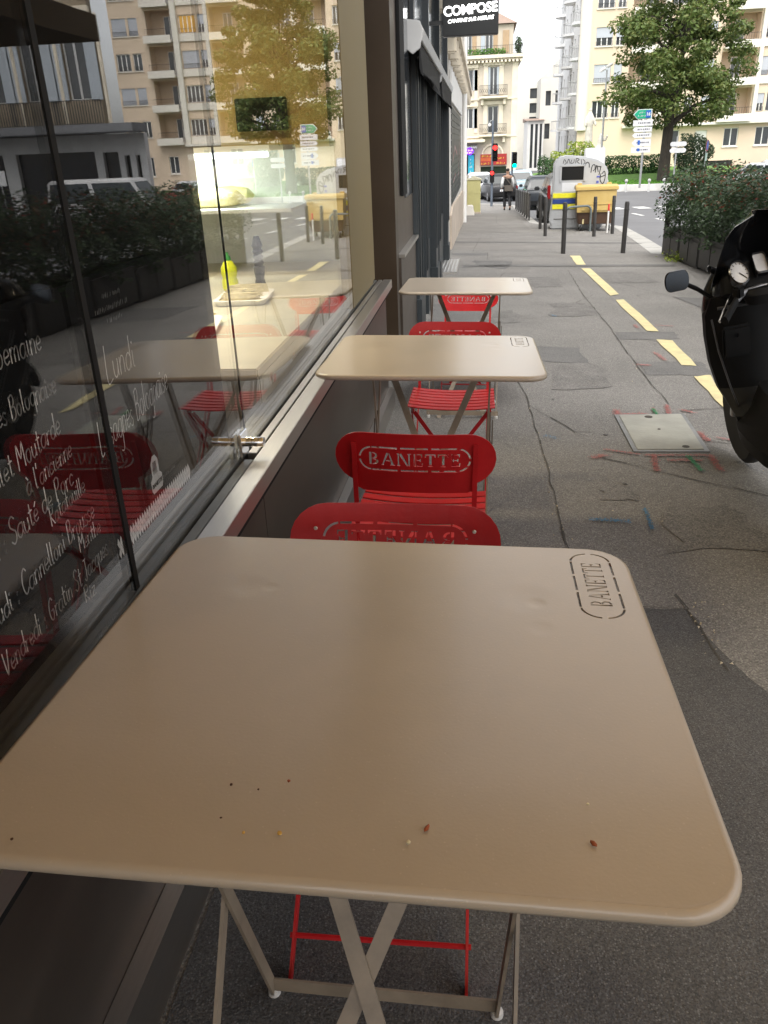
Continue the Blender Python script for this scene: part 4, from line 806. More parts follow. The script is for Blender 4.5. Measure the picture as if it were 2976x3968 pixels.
part('side_slot', M['black'], rc, lambda b: b.box(-.625, -.612, .3, .8, 1.2, 1.5))
part('notice', M['signw'], rc, lambda b: b.box(-.42, .1, -.006, -.001, .95, 1.17))
my = mat('yellow stripe', (.75, .70, .03), .45); mb2 = mat('blue stripe', (.02, .05, .22), .45)
for z0, z1, m in ((.80, .92, my), (.66, .77, mb2), (.52, .64, my)): part('stripe', m, rc, lambda b: (b.box(-.622, .40, -.02, -.002, z0, z1), b.box(-.645, -.6225, -.02, 1.2, z0, z1)), bev=.003)
part('recess_line', M['patch'], rc, lambda b: b.box(-.6, .62, -.008, -.001, .26, .28))
def scrawl(b, st, ox, oz, k, w, y):
    for P in st:
        Q = [(ox+px*k, oz+pz*k) for px, pz in cat(P, 6)]
        for (a, c), (e, g) in zip(Q, Q[1:]):
            l = max(1e-5, math.hypot(e-a, g-c)); nx, nz = -(g-c)/l*w/2, (e-a)/l*w/2
            b.add([(a-nx, y, c-nz), (e-nx, y, g-nz), (e+nx, y, g+nz), (a+nx, y, c+nz)], [(0, 1, 2, 3)])
part('graffiti', mat('black spray paint', (.02, .02, .022), .6), rc, lambda b: (scrawl(b, [[(0, 3), (1, 5), (2, 4.6), (2.2, 3)], [(3, 1), (3.4, 3.6), (4.4, 4), (4.6, 2.4), (3.8, 1.6)], [(4.8, 1), (5.2, 3.8), (6, 1.2)], [(5.6, 3.4), (6.8, 3.2)], [(6.4, 0), (7, 3.4)], [(7.2, .6), (7, -2), (8.2, -3.4), (9, -1), (8.6, 1.4), (7.6, .4)], [(6.6, -1), (8.8, -.2)]], .12, 1.34, .062, .022, -.004),
     scrawl(b, [[(0, 0), (.3, 1), (.8, .2), (.4, -.2)], [(1, 0), (1.4, 1.1), (1.8, 0)], [(2.2, .9), (2, .1), (2.7, .2), (2.8, 1)], [(3.2, 0), (3.4, 1.2), (4.1, .8), (3.5, .5), (4.2, -.1)], [(4.6, .9), (4.8, -.5)], [(5, .9), (5.6, .3), (5.2, -.4)]], -.42, 1.64, .10, .016, -.004)), fix=False)
part('emblem', mat('blue print', (.08, .1, .4), .5), rc, lambda b: (b.box(.46, .54, -.006, -.001, 1.28, 1.32), b.box(.46, .52, -.006, -.001, 1.14, 1.2)))
# ---- yellow lidded wheeled bin
yb = thing('wheeled_bin', 'brown four wheeled bin with a battered yellow lid and front', 'bin', (2.93, 22.3, gz(2.93, 22.3)), R(-3))
mye = mat('faded yellow plastic', (.50, .34, .10), .5, c2=(.56, .41, .15), vs=3); mbr = mat('brown plastic body', (.085, .045, .026), .5, var=.2, vs=4)
part('body', mbr, yb, lambda b: b.loft([[(x*k, .42+y*k, z) for x, y in rrect(.98, .74, .08)] for k, z in ((.86, .17), (.94, .35), (1, .7), (1.0, .98))]), bev=.01)
part('front_panel', mye, yb, lambda b: (b.prism([(-.47, .46), (.47, .46), (.49, .98), (-.49, .98)], lambda a, c: (a, .035-.03*(c-.46), c), lambda a, c: (a, .015-.03*(c-.46), c)), b.box(-.40, .40, -.006, .012, .64, .68), b.box(-.36, .36, -.008, .012, .50, .62)), bev=.008)
part('lid', mye, yb, lambda b: b.prism([(-.03, .985), (.84, .985), (.84, 1.03), (.6, 1.10), (.2, 1.11), (-.03, 1.07)], lambda a, c: (-.53, a, c), lambda a, c: (.53, a, c)), bev=.015)
part('hinge', mye, yb, lambda b: [b.box(x, x+.12, .78, .9, 1.0, 1.13) for x in (-.45, .30)], bev=.01)
for x in (-.36, .36):
    for y in (.14, .66):
        w = part('wheel', M['tyre'], yb, lambda b: b.lathe([(.055, -.022), (.075, -.02), (.078, 0), (.075, .02), (.055, .022)], (x, y, .078), 14, 'x'), smooth=True)
        part('fork', M['pole'], w, lambda b: b.box(x-.035, x+.035, y-.025, y+.025, .11, .17))
part('tag', M['yellow'], yb, lambda b: b.box(-.32, -.28, .045, .052, .18, .30))
# ---- planters with hedge
def leaves(n, pos, s0, s1, mix=None, up=.3):     # little leaf blades, pos() gives a point and a rough outward normal
    V = []; F = []; MI = []
    for _ in range(n):
        p, nn = pos(); s = random.uniform(s0, s1)
        nn = (Vector(nn)+Vector((random.gauss(0, .7), random.gauss(0, .7), random.gauss(0, .7)+up))).normalized()
        u = nn.orthogonal().normalized(); u = Matrix.Rotation(random.uniform(0, 6.28), 3, nn) @ u; w = nn.cross(u); p = Vector(p); b = len(V)
        V += [p-u*s*.5, p+w*s*.26+nn*s*.05, p+u*s*.55, p-w*s*.26+nn*s*.05]; F.append((b, b+1, b+2, b+3)); MI.append(0 if not mix else mix(p))
    return V, F, MI
def leaf_mesh(name, data, mats):
    me = bpy.data.meshes.new(name); me.from_pydata(data[0], [], data[1])
    for m in mats: me.materials.append(m)
    if len(mats) > 1: me.polygons.foreach_set('material_index', data[2])
    me.update(); return me
def hedge_pos():
    while True:                                  # clumpy box 1.25 long, dome topped
        x, y, z = random.uniform(-.52, .5), random.uniform(-.68, .68), random.uniform(.28, 1.42)
        top = 1.22+.14*math.sin(y*5.1+1)+.09*math.sin(x*9+y*7); side = .40+.12*math.sin(y*6+z*5)+.05*math.sin(z*11)
        e = max(abs(x)/side, z/top)
        if e > 1: continue
        if e > .62 or random.random() < .25: break
    return (x, y, z), (x/side*.8, random.uniform(-.4, .4), .3 if z < .9*top else 1.)
def hedge_mix(p): return 1 if p.z > .85 and random.random() < .12 else 0
PL = []
hedge_meshes = [leaf_mesh('foliage', leaves(5600, hedge_pos, .035, .07, hedge_mix), [M['hedge'], M['hedge_r']]) for _ in range(3)]
HL = ['at the far end of the row', 'second from the far end', 'third from the far end', 'behind the scooter mirror', 'partly behind the scooter', 'sixth from the far end', 'seventh from the far end', 'nearest of the row']
for k in range(8):
    yc = 14.55-k*1.27; x = 3.56
    t = thing('planter', 'dark grey box planter ' + HL[k], 'planter', (x, yc, gz(x, yc)), R(random.uniform(-1, 1)), 'box planters along the kerb')
    part('box', M['planter'], t, lambda b: (b.box(-.38, -.35, -.61, .61, .02, .43), b.box(.35, .38, -.61, .61, .02, .43), b.box(-.35, .35, -.61, -.58, .02, .43), b.box(-.35, .35, .58, .61, .02, .43)), bev=.004)
    part('panel', M['planter'], t, lambda b: [b.box(-.392, -.381, -.58+i*.59, -.03+i*.59, .06, .39) for i in range(2)]+[b.box(-.3, .3, -.622, -.611, .06, .39)], bev=.004)
    part('rim', M['bollard'], t, lambda b: (b.box(-.395, -.35, -.615, .615, .431, .445), b.box(.35, .395, -.615, .615, .431, .445)), bev=.003)
    part('soil', M['soil'], t, lambda b: b.box(-.349, .349, -.579, .579, .1, .38))
    h = thing('hedge_shrub', 'dark hedge shrub with reddish tips, planter ' + HL[k], 'shrub', (x, yc, gz(x, yc)+.06), random.choice([0, math.pi]), 'hedge shrubs in the planters')
    fo = bpy.data.objects.new('foliage', hedge_meshes[k % 3]); COL.objects.link(fo); fo.parent = h; fo.scale = (1.12, 1.0, 1.0 if k < 2 else .95)
    part('stem', M['bark'], h, lambda b: [b.tube([(random.uniform(-.25, .25), y, .3), (random.uniform(-.3, .3), y+random.uniform(-.1, .1), .7), (random.uniform(-.3, .3), y+random.uniform(-.2, .2), 1.1)], [.014, .01, .004], 5) for y in (-.5, -.3, -.1, .1, .3, .5)], smooth=True)
t = thing('corner_post', 'square dark post at the far corner of the planter row', 'post', (3.25, 15.3, gz(3.2, 15.3)))
part('post', M['bollard'], t, lambda b: b.box(-.04, .04, -.04, .04, -.05, .84), bev=.005); part('cap', M['bollard'], t, lambda b: b.box(-.046, .046, -.046, .046, .841, .852), bev=.003)
# weeds at the foot of the planter
w = leaf_mesh('weed_tuft', leaves(160, lambda: ((random.gauss(0, .08), random.gauss(0, .12), abs(random.gauss(0, .07))), (0, 0, 1)), .03, .06), [M['lime']]); o = link('weed_tuft', w); o.location = (3.12, 13.9, gz(3.1, 13.9)); tag(o, 'small green weed tuft at the foot of the planters', 'weed')
# ---- inspection cover
t = thing('inspection_cover', 'worn pale steel inspection cover ringed by red spray marks', 'manhole cover', (0, 0, 0))
Q = [(.764, 3.822), (1.133, 3.847), (1.167, 4.542), (.772, 4.496)]
def quadbox(b, q, h0, h1): b.add([(x, y, gz(x, y)+h) for h in (h0, h1) for x, y in q], [(3, 2, 1, 0), (4, 5, 6, 7), (0, 1, 5, 4), (1, 2, 6, 5), (2, 3, 7, 6), (3, 0, 4, 7)])
def inset(q, d): cx = sum(p[0] for p in q)/4; cy = sum(p[1] for p in q)/4; return [(x-(x-cx)/abs(x-cx)*d, y-(y-cy)/abs(y-cy)*d) for x, y in q]
part('frame', mat('old steel frame', (.24, .24, .235), .55, metal=.3, var=.25, vs=8), t, lambda b: quadbox(b, Q, -.02, .009))
part('plate', mat('worn cement plate', (.34, .335, .29), .7, var=.16, vs=5, bump=.2, bs=60), t, lambda b: quadbox(b, inset(Q, .022), -.01, .013), bev=.002)
part('lifting_hole', M['crack'], t, lambda b: (b.lathe([(.022, 0), (.022, .003)], (.95, 4.44, gz(.95, 4.44)+.0125), 10), b.lathe([(.018, 0), (.018, .003)], (1.03, 3.90, gz(1.03, 3.9)+.0125), 8), b.lathe([(.008, 0), (.008, .003)], (.96, 4.2, gz(.96, 4.2)+.0125), 8)))
# ---------------------------------------------------------------- black maxi scooter at the right edge, facing away
SCX, SCY, SCR = 1.275, 3.10, R(2)
sc = thing('scooter', 'black maxi scooter parked beside the spray marked cover, cut by the right edge', 'scooter', (SCX, SCY, gz(SCX, SCY)), SCR)
sc.scale = (.60, .88, .93); sc.rotation_euler = (0, -R(10.5), SCR)
mk = mat('gloss black scooter paint', (.006, .006, .007), .25, coat=.25, var=.2, vs=3, rv=.06, spec=.3); mkm = mat('matt black scooter plastic', (.007, .007, .007), .55, var=.2, vs=10, bump=.1, bs=200, spec=.15)
def wheel(y, r, w, name='wheel'):
    o = part('wheel', M['tyre'], sc, lambda b: b.lathe([(r*.62, -w*.36), (r*.9, -w*.5), (r*.985, -w*.3), (r, 0), (r*.985, w*.3), (r*.9, w*.5), (r*.62, w*.36)], (0, y, r), 28, 'x'), smooth=True)
    part('rim', M['rim'], o, lambda b: (b.lathe([(r*.55, -w*.3), (r*.64, -w*.34), (r*.64, w*.34), (r*.55, w*.3)], (0, y, r), 28, 'x'), b.lathe([(.045, -w*.42), (.045, w*.42)], (0, y, r), 14, 'x'), [b.bar((0, y, r), (0, y+r*.58*math.cos(a), r+r*.58*math.sin(a)), .04, .03, (1, 0, 0)) for a in [2*math.pi*i/5 for i in range(5)]]), smooth=True)
    return o
wheel(.66, .255, .12); wheel(-.72, .255, .14)
def ring3(cx, cy, cz, hw, hy, tilt=0, n=20, p=2.6):
    out = []
    for i in range(n):
        a = 2*math.pi*i/n; ca, sa = math.cos(a), math.sin(a); x = math.copysign(abs(ca)**(2/p), ca)*hw; y = math.copysign(abs(sa)**(2/p), sa)*hy
        out.append((cx+x, cy+y, cz+y*tilt))
    return out
# front fairing and legshield: waisted, widest under the bars
part('front_fairing', mk, sc, lambda b: b.loft([ring3(0, .66, .42, .11, .16), ring3(0, .62, .52, .17, .15), ring3(0, .58, .62, .235, .14), ring3(0, .56, .72, .285, .11, -.2), ring3(0, .57, .82, .30, .10, -.2), ring3(0, .58, .91, .27, .09, -.2), ring3(0, .59, .97, .215, .08, -.2), ring3(0, .60, 1.0, .16, .05, -.2)]), smooth=True)
part('legshield', mkm, sc, lambda b: b.loft([[(x, .42-.16*(z < .45)-.0*z+.10*(abs(x)/.3)**2+(.0 if z > .4 else .03), z) for x in [hw*(i/8-1) for i in range(17)]]+[(x, .47-.16*(z < .45)+.10*(abs(x)/.3)**2, z) for x in [hw*(1-i/8) for i in range(17)]] for z, hw in ((.26, .17), (.36, .20), (.46, .245), (.58, .285), (.70, .30), (.80, .30), (.88, .26))]), smooth=True)
part('front_mudguard', mk, sc, lambda b: b.loft([[(x, .66+.29*math.cos(a), .255+.29*math.sin(a)+(.02-.6*x*x)) for x in (-.085, -.05, 0, .05, .085)]+[(x, .66+.275*math.cos(a), .255+.275*math.sin(a)) for x in (.08, 0, -.08)] for a in [R(d) for d in range(20, 165, 12)]]), smooth=True)
for s in (-1, 1): part('fork', M['rim'], sc, lambda b: b.tube([(s*.085, .66, .255), (s*.085, .56, .62)], .02, 10), smooth=True)
# screen
def screen(b):
    rows = []
    for i in range(9):
        t = i/8; z = .93+.30*t; hw = .27*(1-.12*t)*math.cos(t*.9)**.5*(1 if t < .75 else math.sqrt(max(.05, 1-((t-.75)/.27)**2)))
        rows.append([(hw*(j/6-1), .60-.20*t-.14*((j/6-1)**2), z) for j in range(13)])
    th = [[(x, y+.006, z) for x, y, z in r] for r in rows]
    b.loft([r+list(reversed(q)) for r, q in zip(rows, th)])
part('windscreen', mat('smoked screen', (.01, .01, .011), .10, spec=.6, rv=.03), sc, screen, smooth=True)
part('screen_trim', mk, sc, lambda b: b.tube([(.26*math.sin(a)*1.05, .47+.05*math.cos(a), .985-.03*math.cos(2*a)) for a in [R(d) for d in range(-95, 96, 10)]], .016, 8), smooth=True)
# dash with three dials
db = part('dashboard', mkm, sc, lambda b: b.loft([ring3(0, .40, .90, .235, .055, -.4), ring3(0, .42, .955, .23, .06, -.6), ring3(0, .45, .985, .2, .05, -.9)]), smooth=True)
md = mat('pale dial face', (.6, .6, .6), .3, var=.08, vs=20); mring = M['chrome']
ax = Vector((0, -.72, .69)).normalized()
def dial(x, z, r, sq=False):
    c = Vector((x, .36+abs(x)*.05, z)); u = Vector((1, 0, 0)); v = ax.cross(u)
    P = rrect(r*1.7, r*2., r*.4) if sq else [(r*math.cos(2*math.pi*k/24), r*math.sin(2*math.pi*k/24)) for k in range(24)]
    mp = lambda k, h: [c+u*a*k+v*q*k+ax*h for a, q in P]
    d = part('dial', md, sc, lambda b: b.loft([mp(.93, 0), mp(.93, .012)]))
    part('bezel', mk, d, lambda b: b.loft([mp(1.08, -.01), mp(1.08, .02), mp(.95, .024), mp(.92, .013)], cap=False), smooth=True)
    if not sq: part('needle', M['black'], d, lambda b: (b.bar(c+ax*.014, c+ax*.014+(u*.6-v*.5)*r, .004, .002, v), [b.bar(c+ax*.0135+(u*math.cos(a)+v*math.sin(a))*r*.7, c+ax*.0135+(u*math.cos(a)+v*math.sin(a))*r*.86, .003, .001, v) for a in [R(x_) for x_ in range(-40, 230, 27)]]))
dial(-.13, .985, .060); dial(0, 1.01, .05, True); dial(.13, .985, .060)
# bars, turned on the steering lock towards the kerb
hb = Matrix.Rotation(R(9), 4, 'Z'); hb.translation = (0, .34, 0)
H = lambda x, y, z: hb @ Vector((x, y, z))
part('handlebar', M['rim'], sc, lambda b: b.tube([H(-.34, -.13, .85), H(-.22, -.06, .90), H(-.12, 0, .915), H(0, .01, .92), H(.12, 0, .915), H(.22, -.06, .90), H(.34, -.13, .85)], .013, 10), smooth=True)
part('bar_cover', mkm, sc, lambda b: b.loft([ring3(0, .33, .86, .10, .05), ring3(0, .33, .90, .13, .055), ring3(0, .33, .925, .10, .04)]), smooth=True)
for s in (-1, 1):
    part('grip', mkm, sc, lambda b: b.tube([H(s*.215, -.058, .901), H(s*.22, -.06, .90), H(s*.335, -.127, .853), H(s*.345, -.133, .85)], [.019, .018, .018, .021], 12), smooth=True)
    part('brake_lever', M['chrome'], sc, lambda b: b.tube([H(s*.17, .0, .93), H(s*.22, .0, .915), H(s*.30, -.06, .88), H(s*.36, -.10, .845)], [.008, .007, .006, .008], 8), smooth=True)
    part('switch_housing', mkm, sc, lambda b: b.obox(H(s*.185, -.035, .93), (.07, .05, .055), hb.to_3x3() @ Matrix.Rotation(R(-s*30), 3, 'Z')), bev=.01)
    mr = part('mirror', mk, sc, lambda b: b.loft([[Vector((s*.475, .50, .985))+Vector((x*k, h, z*k)) for x, z in rrect(.165, .092, .04)] for k, h in ((.95, 0), (1, .008), (.9, .03), (.5, .05))]), smooth=True)
    part('mirror_glass', M['mirror'], mr, lambda b: b.loft([[Vector((s*.475, .50, .985))+Vector((x*.93, h, z*.93)) for x, z in rrect(.165, .092, .04)] for h in (-.003, -.0005)]))
    part('mirror_arm', mkm, mr, lambda b: b.tube([(s*.42, .515, .965), (s*.34, .52, .93), (s*.25, .52, .88)], .011, 8), smooth=True)
# seat, tail, floor
part('floorboard', mkm, sc, lambda b: b.loft([ring3(0, .10, .26, .22, .36), ring3(0, .10, .33, .24, .36), ring3(0, .08, .40, .12, .34), ring3(0, .06, .50, .08, .30)]), smooth=True)
part('tail_body', mk, sc, lambda b: b.loft([ring3(0, -.52, .36, .17, .42), ring3(0, -.52, .48, .21, .50), ring3(0, -.52, .60, .22, .54, .05), ring3(0, -.52, .68, .19, .55, .08)]), smooth=True)
part('seat', mat('black seat vinyl', (.014, .014, .014), .55, bump=.2, bs=150), sc, lambda b: b.loft([ring3(0, -.48, .68, .19, .54, .06), ring3(0, -.48, .74, .20, .54, .06), ring3(0, -.48, .775, .15, .50, .07)]), smooth=True)
part('engine_cover', mkm, sc, lambda b: (b.loft([ring3(-.17, -.55, .20, .05, .28), ring3(-.18, -.55, .30, .06, .30), ring3(-.16, -.55, .40, .04, .26)]), b.lathe([(.10, -.02), (.12, 0), (.09, .02)], (-.23, -.42, .30), 18, 'x')), smooth=True)
part('silencer', M['rim'], sc, lambda b: b.lathe([(.03, -.35), (.055, -.32), (.06, .1), (.03, .2)], (.20, -.75, .30), 14, 'y'), smooth=True)
part('tail_lamp', M['lampred'], sc, lambda b: b.obox((0, -1.06, .66), (.2, .03, .06)), bev=.01)
part('headlamp', M['chrome'], sc, lambda b: b.lathe([(.06, 0), (.05, .03)], (0, .66, .78), 16, 'y'), smooth=True)
part('reflector', M['lampred'], sc, lambda b: b.obox((-.245, -.4, .42), (.004, .06, .02)))
part('centre_stand', M['bollard'], sc, lambda b: [b.bar((s*.12, -.25, .25), (s*.16, -.33, 0), .03, .02, (0, 1, 0)) for s in (-1, 1)])
mseam = mat('grey scooter trim', (.05, .05, .052), .3, spec=.5)
for s in (-1, 1):
    part('trim_line', mseam, sc, lambda b: b.tube([(s*.292, .43, .80), (s*.27, .395, .66), (s*.215, .375, .50), (s*.17, .37, .40)], .006, 6), smooth=True)
part('glove_box', mkm, sc, lambda b: b.obox((-.16, .372, .70), (.18, .03, .14)), bev=.012); part('glove_box_lock', M['chrome'], sc, lambda b: b.lathe([(.010, 0), (.008, -.008)], (-.16, .356, .73), 12, 'y'), smooth=True)
part('ignition_switch', M['chrome'], sc, lambda b: b.lathe([(.018, 0), (.018, -.012), (.012, -.016)], (.12, .385, .80), 14, 'y'), smooth=True)
part('brake_cable', M['black'], sc, lambda b: b.tube([H(-.16, .02, .93), (-.20, .44, .99), (-.14, .48, .95), (-.08, .47, .88)], .006, 6), smooth=True)
part('inner_panel', mseam, sc, lambda b: b.tube([(-.25, .425, .845), (0, .385, .85), (.25, .425, .845)], .008, 6), smooth=True)
# ---------------------------------------------------------------- vehicles
def car(label, col, loc, rz, L=4.1, W=1.76, H=1.5, belt=.92, van=False, name='parked_car'):
    t = thing(name, label, 'van' if van else 'car', loc, rz, None if van else 'cars parked and waiting down the street')
    m = mat('car paint', col, .35, coat=.15, var=.04, vs=2, rv=.05)
    def sec(y, hw, z0, z1, r=.12): return [(x, y, z) for x, z in [(hw-.06, z0), (hw, z0+r), (hw+.01, (z0+z1)/2), (hw-.03, z1-.06), (hw-.12, z1), (-hw+.12, z1), (-hw+.03, z1-.06), (-hw-.01, (z0+z1)/2), (-hw, z0+r), (-hw+.06, z0)]]
    h = W/2; f = L/2
    part('body', m, t, lambda b: b.loft([sec(-f, h-.14, .38, belt-.12), sec(-f+.06, h-.05, .28, belt-.03), sec(-f+.4, h, .22, belt), sec(0, h, .2, belt), sec(f-1.1, h, .22, belt-.02), sec(f-.35, h-.05, .25, belt-.2 if not van else belt-.05), sec(f-.04, h-.16, .35, belt-.32 if not van else belt-.2)]), smooth=True)
    yb0, yb1 = -f+.12, (f-1.05 if not van else f-.6); yt0, yt1 = -f+(.55 if not van else .2), (f-1.9 if not van else f-1.2); hb, ht = h-.09, h-.25
    cab = part('cabin', m, t, lambda b: b.loft([[(x, y, z) for x, y in ((s*0+hx, y0), (hx, y1), (-hx, y1), (-hx, y0))] for z, hx, y0, y1 in ((belt-.03, hb, yb0, yb1), (belt+.02, hb, yb0+.01, yb1-.02), (H-.08, ht+.03, yt0-.02, yt1+.06), (H, ht-.08, yt0+.1, yt1-.08)) for s in (0,)]), bev=.03)
    def lerp(a, b_, t_): return a+(b_-a)*t_
    za, zb = belt+.06, H-.13; ta, tb = (za-belt)/(H-belt), (zb-belt)/(H-belt)
    q = lambda tt: (lerp(hb, ht, tt), lerp(yb0, yt0, tt), lerp(yb1, yt1, tt))
    (xa, ya0, ya1), (xb, yb_0, yb_1) = q(ta), q(tb); e = .018
    part('rear_window', M['carglass'], t, lambda b: b.loft([[(s*(x-.12), y-e-dd, z) for s, x, y, z in ((-1, xa, ya0, za), (1, xa, ya0, za), (1, xb, yb_0, zb), (-1, xb, yb_0, zb))] for dd in (0, .012)]))
    part('windscreen', M['carglass'], t, lambda b: b.loft([[(s*(x-.1), y+e+dd, z) for s, x, y, z in ((-1, xa, ya1, za), (1, xa, ya1, za), (1, xb, yb_1, zb), (-1, xb, yb_1, zb))] for dd in (0, .012)]))
    for s in (-1, 1):
        ym = (ya0+ya1)/2
        for u0, u1 in ((.03, .47), (.52, .97)): part('side_window', M['carglass'], t, lambda b: b.loft([[(s*(x+e+dd), lerp(y0, y1, u), z) for x, y0, y1, z, u in ((xa, ya0, ya1, za, u0), (xa, ya0, ya1, za, u1), (xb, yb_0, yb_1, zb, u1), (xb, yb_0, yb_1, zb, u0))] for dd in (0, .01)]))
        part('tail_lamp', M['lampred'], t, lambda b: b.obox((s*(h-.13), -f+.06, belt-.16+(.25 if H > 1.55 else 0)), (.10, .12, .16 if H < 1.55 else .42)), bev=.02)
        part('headlamp', M['chrome'], t, lambda b: b.obox((s*(h-.28), f-.17, belt-.36), (.3, .14, .14)), bev=.03)
        part('mirror', m, t, lambda b: b.obox((s*(h+.08), yb1-.45, belt+.08), (.18, .1, .13)), bev=.03)
        for y in (-f+.75, f-.8):
            w = part('wheel', M['tyre'], t, lambda b: b.lathe([(.2, -.09), (.29, -.1), (.31, -.06), (.31, .06), (.29, .1), (.2, .09)], (s*(h-.09), y, .31), 20, 'x'), smooth=True)
            part('rim', M['rim'], w, lambda b: b.lathe([(.05, .0), (.2, -.01), (.2, .02), (.05, .03)], (s*(h+.0), y, .31), 12, 'x'), smooth=True)
    part('bumper', M['black'] if sum(col) < .2 else m, t, lambda b: b.box(-h+.1, h-.1, -f-.05, -f+.05, .3, .5), bev=.03)
    part('number_plate', M['signw'], t, lambda b: b.box(-.26, .26, -f-.03 if H > 1.55 else -f-.015, -f+.0, .56, .67))
    return t
def on(x, y, road=True): return (x, y, gz(x, y)-(RD if road else 0))
car('silver white car half hidden behind the olive cabinet, waiting across the end of the pavement', (.55, .57, .6), on(-.15, 55), R(4), H=1.46)
car('small black hatchback with red tail lamps left of the walking man', (.012, .012, .014), on(1.0, 51.3), R(10), 3.9, 1.68, 1.46)
car('pale blue grey car roof showing above the guard rails right of the walking man', (.32, .42, .47), on(2.55, 58), R(0), H=1.5)
car('dark estate car beyond the nearest parked car, its windscreen toward the roundabout', (.02, .024, .03), on(3.0, 43.6), R(0), 4.5, 1.8, 1.54, .98)
car('dark parked car with tall red tail lamps squeezed left of the recycling bank', (.03, .033, .035), on(2.92, 30.4), R(0), 4.3, 1.72, 1.58, .98)
car('white van seen side on above the hedge, in the window reflection', (.5, .5, .5), on(12.7, 31.2), R(90), 4.6, 1.9, 2.0, 1.15, True, 'parked_van')
car('red car low behind the hedge in the window reflection', (.35, .03, .03), on(12.2, 38), R(90), 4.0, 1.7, 1.42)
car('pale silver car behind the hedge near the right edge', (.5, .52, .55), on(16.6, 56), R(80), 4.1, 1.75, 1.5); car('second pale silver car behind the hedge at the far right edge', (.56, .56, .58), on(19.8, 63), R(85), 4.1, 1.75, 1.5)
# white moped parked by the roundabout
t = thing('moped', 'small white moped parked beyond the yellow lidded bin', 'moped', on(6.9, 55.5), R(-60))
part('body', M['white'], t, lambda b: b.loft([ring3(0, y, z, w, .1) for y, z, w in ((0, .45, .12), (0, .6, .16), (0, .72, .12))]+[]), smooth=True); part('shield', M['white'], t, lambda b: b.obox((0, .5, .7), (.36, .06, .7), Matrix.Rotation(R(-15), 3, 'X')), bev=.03); part('seat', M['black'], t, lambda b: b.obox((0, -.2, .78), (.24, .7, .1)), bev=.03)
part('tail', M['white'], t, lambda b: b.obox((0, -.3, .58), (.28, .7, .28)), bev=.06); part('handlebar', M['black'], t, lambda b: b.tube([(-.32, .38, 1.0), (0, .45, 1.02), (.32, .38, 1.0)], .02, 6)); part('top_box', M['white'], t, lambda b: b.obox((0, -.65, .95), (.36, .34, .3)), bev=.05)
for y in (.62, -.5): part('wheel', M['tyre'], t, lambda b: b.lathe([(.14, -.05), (.22, -.05), (.23, 0), (.22, .05), (.14, .05)], (0, y, .23), 16, 'x'), smooth=True)

# ---------------------------------------------------------------- the man walking away
def skin_mesh(name, V, E, rad, m, parent, root=0, sub=2):
    me = bpy.data.meshes.new(name); me.from_pydata(V, E, []); o = bpy.data.objects.new(name, me); COL.objects.link(o)
    md = o.modifiers.new('skin', 'SKIN'); md.use_smooth_shade = True
    for i, r in enumerate(rad): d = me.skin_vertices[0].data[i]; d.radius = r if isinstance(r, tuple) else (r, r); d.use_root = i == root
    ss = o.modifiers.new('sub', 'SUBSURF'); ss.levels = ss.render_levels = sub
    dg = bpy.context.evaluated_depsgraph_get(); nm = bpy.data.meshes.new_from_object(o.evaluated_get(dg)); nm.name = name
    bpy.data.objects.remove(o); nm.materials.clear(); nm.materials.append(m)
    return link(name, nm, parent, True)
pn = thing('person', 'man walking away in black waistcoat, white sleeves and black trousers with a shoulder bag', 'person', (1.174, 38.8, gz(1.174, 38.8)), R(4))
msk = mat('skin', (.30, .17, .11), .55)
BV = [(0, 0, .95), (-.09, .02, .90), (-.10, .14, .50), (-.10, .08, .09), (-.10, .20, .04), (.09, -.01, .90), (.10, -.04, .50), (.11, -.26, .14), (.11, -.15, .05), (0, .01, 1.12), (0, .0, 1.36), (-.19, -.01, 1.40), (-.25, -.06, 1.12), (-.24, .04, .88), (.19, 0, 1.40), (.25, .04, 1.12), (.24, .14, .90), (0, .02, 1.49), (0, .03, 1.58), (0, .04, 1.66)]
BE = [(0, 1), (1, 2), (2, 3), (3, 4), (0, 5), (5, 6), (6, 7), (7, 8), (0, 9), (9, 10), (10, 11), (11, 12), (12, 13), (10, 14), (14, 15), (15, 16), (10, 17), (17, 18), (18, 19)]
BR = [.12, .09, .058, .04, .034, .09, .058, .04, .034, (.14, .10), (.155, .10), .062, .045, .032, .062, .045, .032, .05, .085, .08]
skin_mesh('body', BV, BE, BR, msk, pn)
mt = mat('black trousers', (.012, .012, .014), .8); mwv = mat('black waistcoat', (.014, .013, .012), .75); msv = mat('white sleeve', (.62, .62, .60), .8)
skin_mesh('trousers', [(0, 0, .97), (-.09, .02, .90), (-.10, .14, .50), (-.10, .085, .12), (.09, -.01, .90), (.10, -.04, .50), (.11, -.25, .17)], [(0, 1), (1, 2), (2, 3), (0, 4), (4, 5), (5, 6)], [.145, .108, .082, .07, .108, .082, .07], mt, pn)
skin_mesh('waistcoat', [(0, 0, .92), (0, .01, 1.12), (0, 0, 1.34), (0, .01, 1.43)], [(0, 1), (1, 2), (2, 3)], [(.165, .12), (.165, .12), (.195, .125), (.10, .08)], mwv, pn)
for s, P in ((-1, [(-.18, -.01, 1.40), (-.25, -.06, 1.12), (-.242, .03, .93)]), (1, [(.18, 0, 1.40), (.25, .04, 1.12), (.242, .13, .95)])): skin_mesh('sleeve', P, [(0, 1), (1, 2)], [.078, .062, .048], msv, pn)
for V in ([(-.10, .05, .05), (-.10, .14, .05), (-.10, .25, .035)], [(.11, -.29, .10), (.11, -.22, .06), (.11, -.11, .035)]): skin_mesh('shoe', V, [(0, 1), (1, 2)], [.05, .045, .035], M['black'], pn, 0, 1)
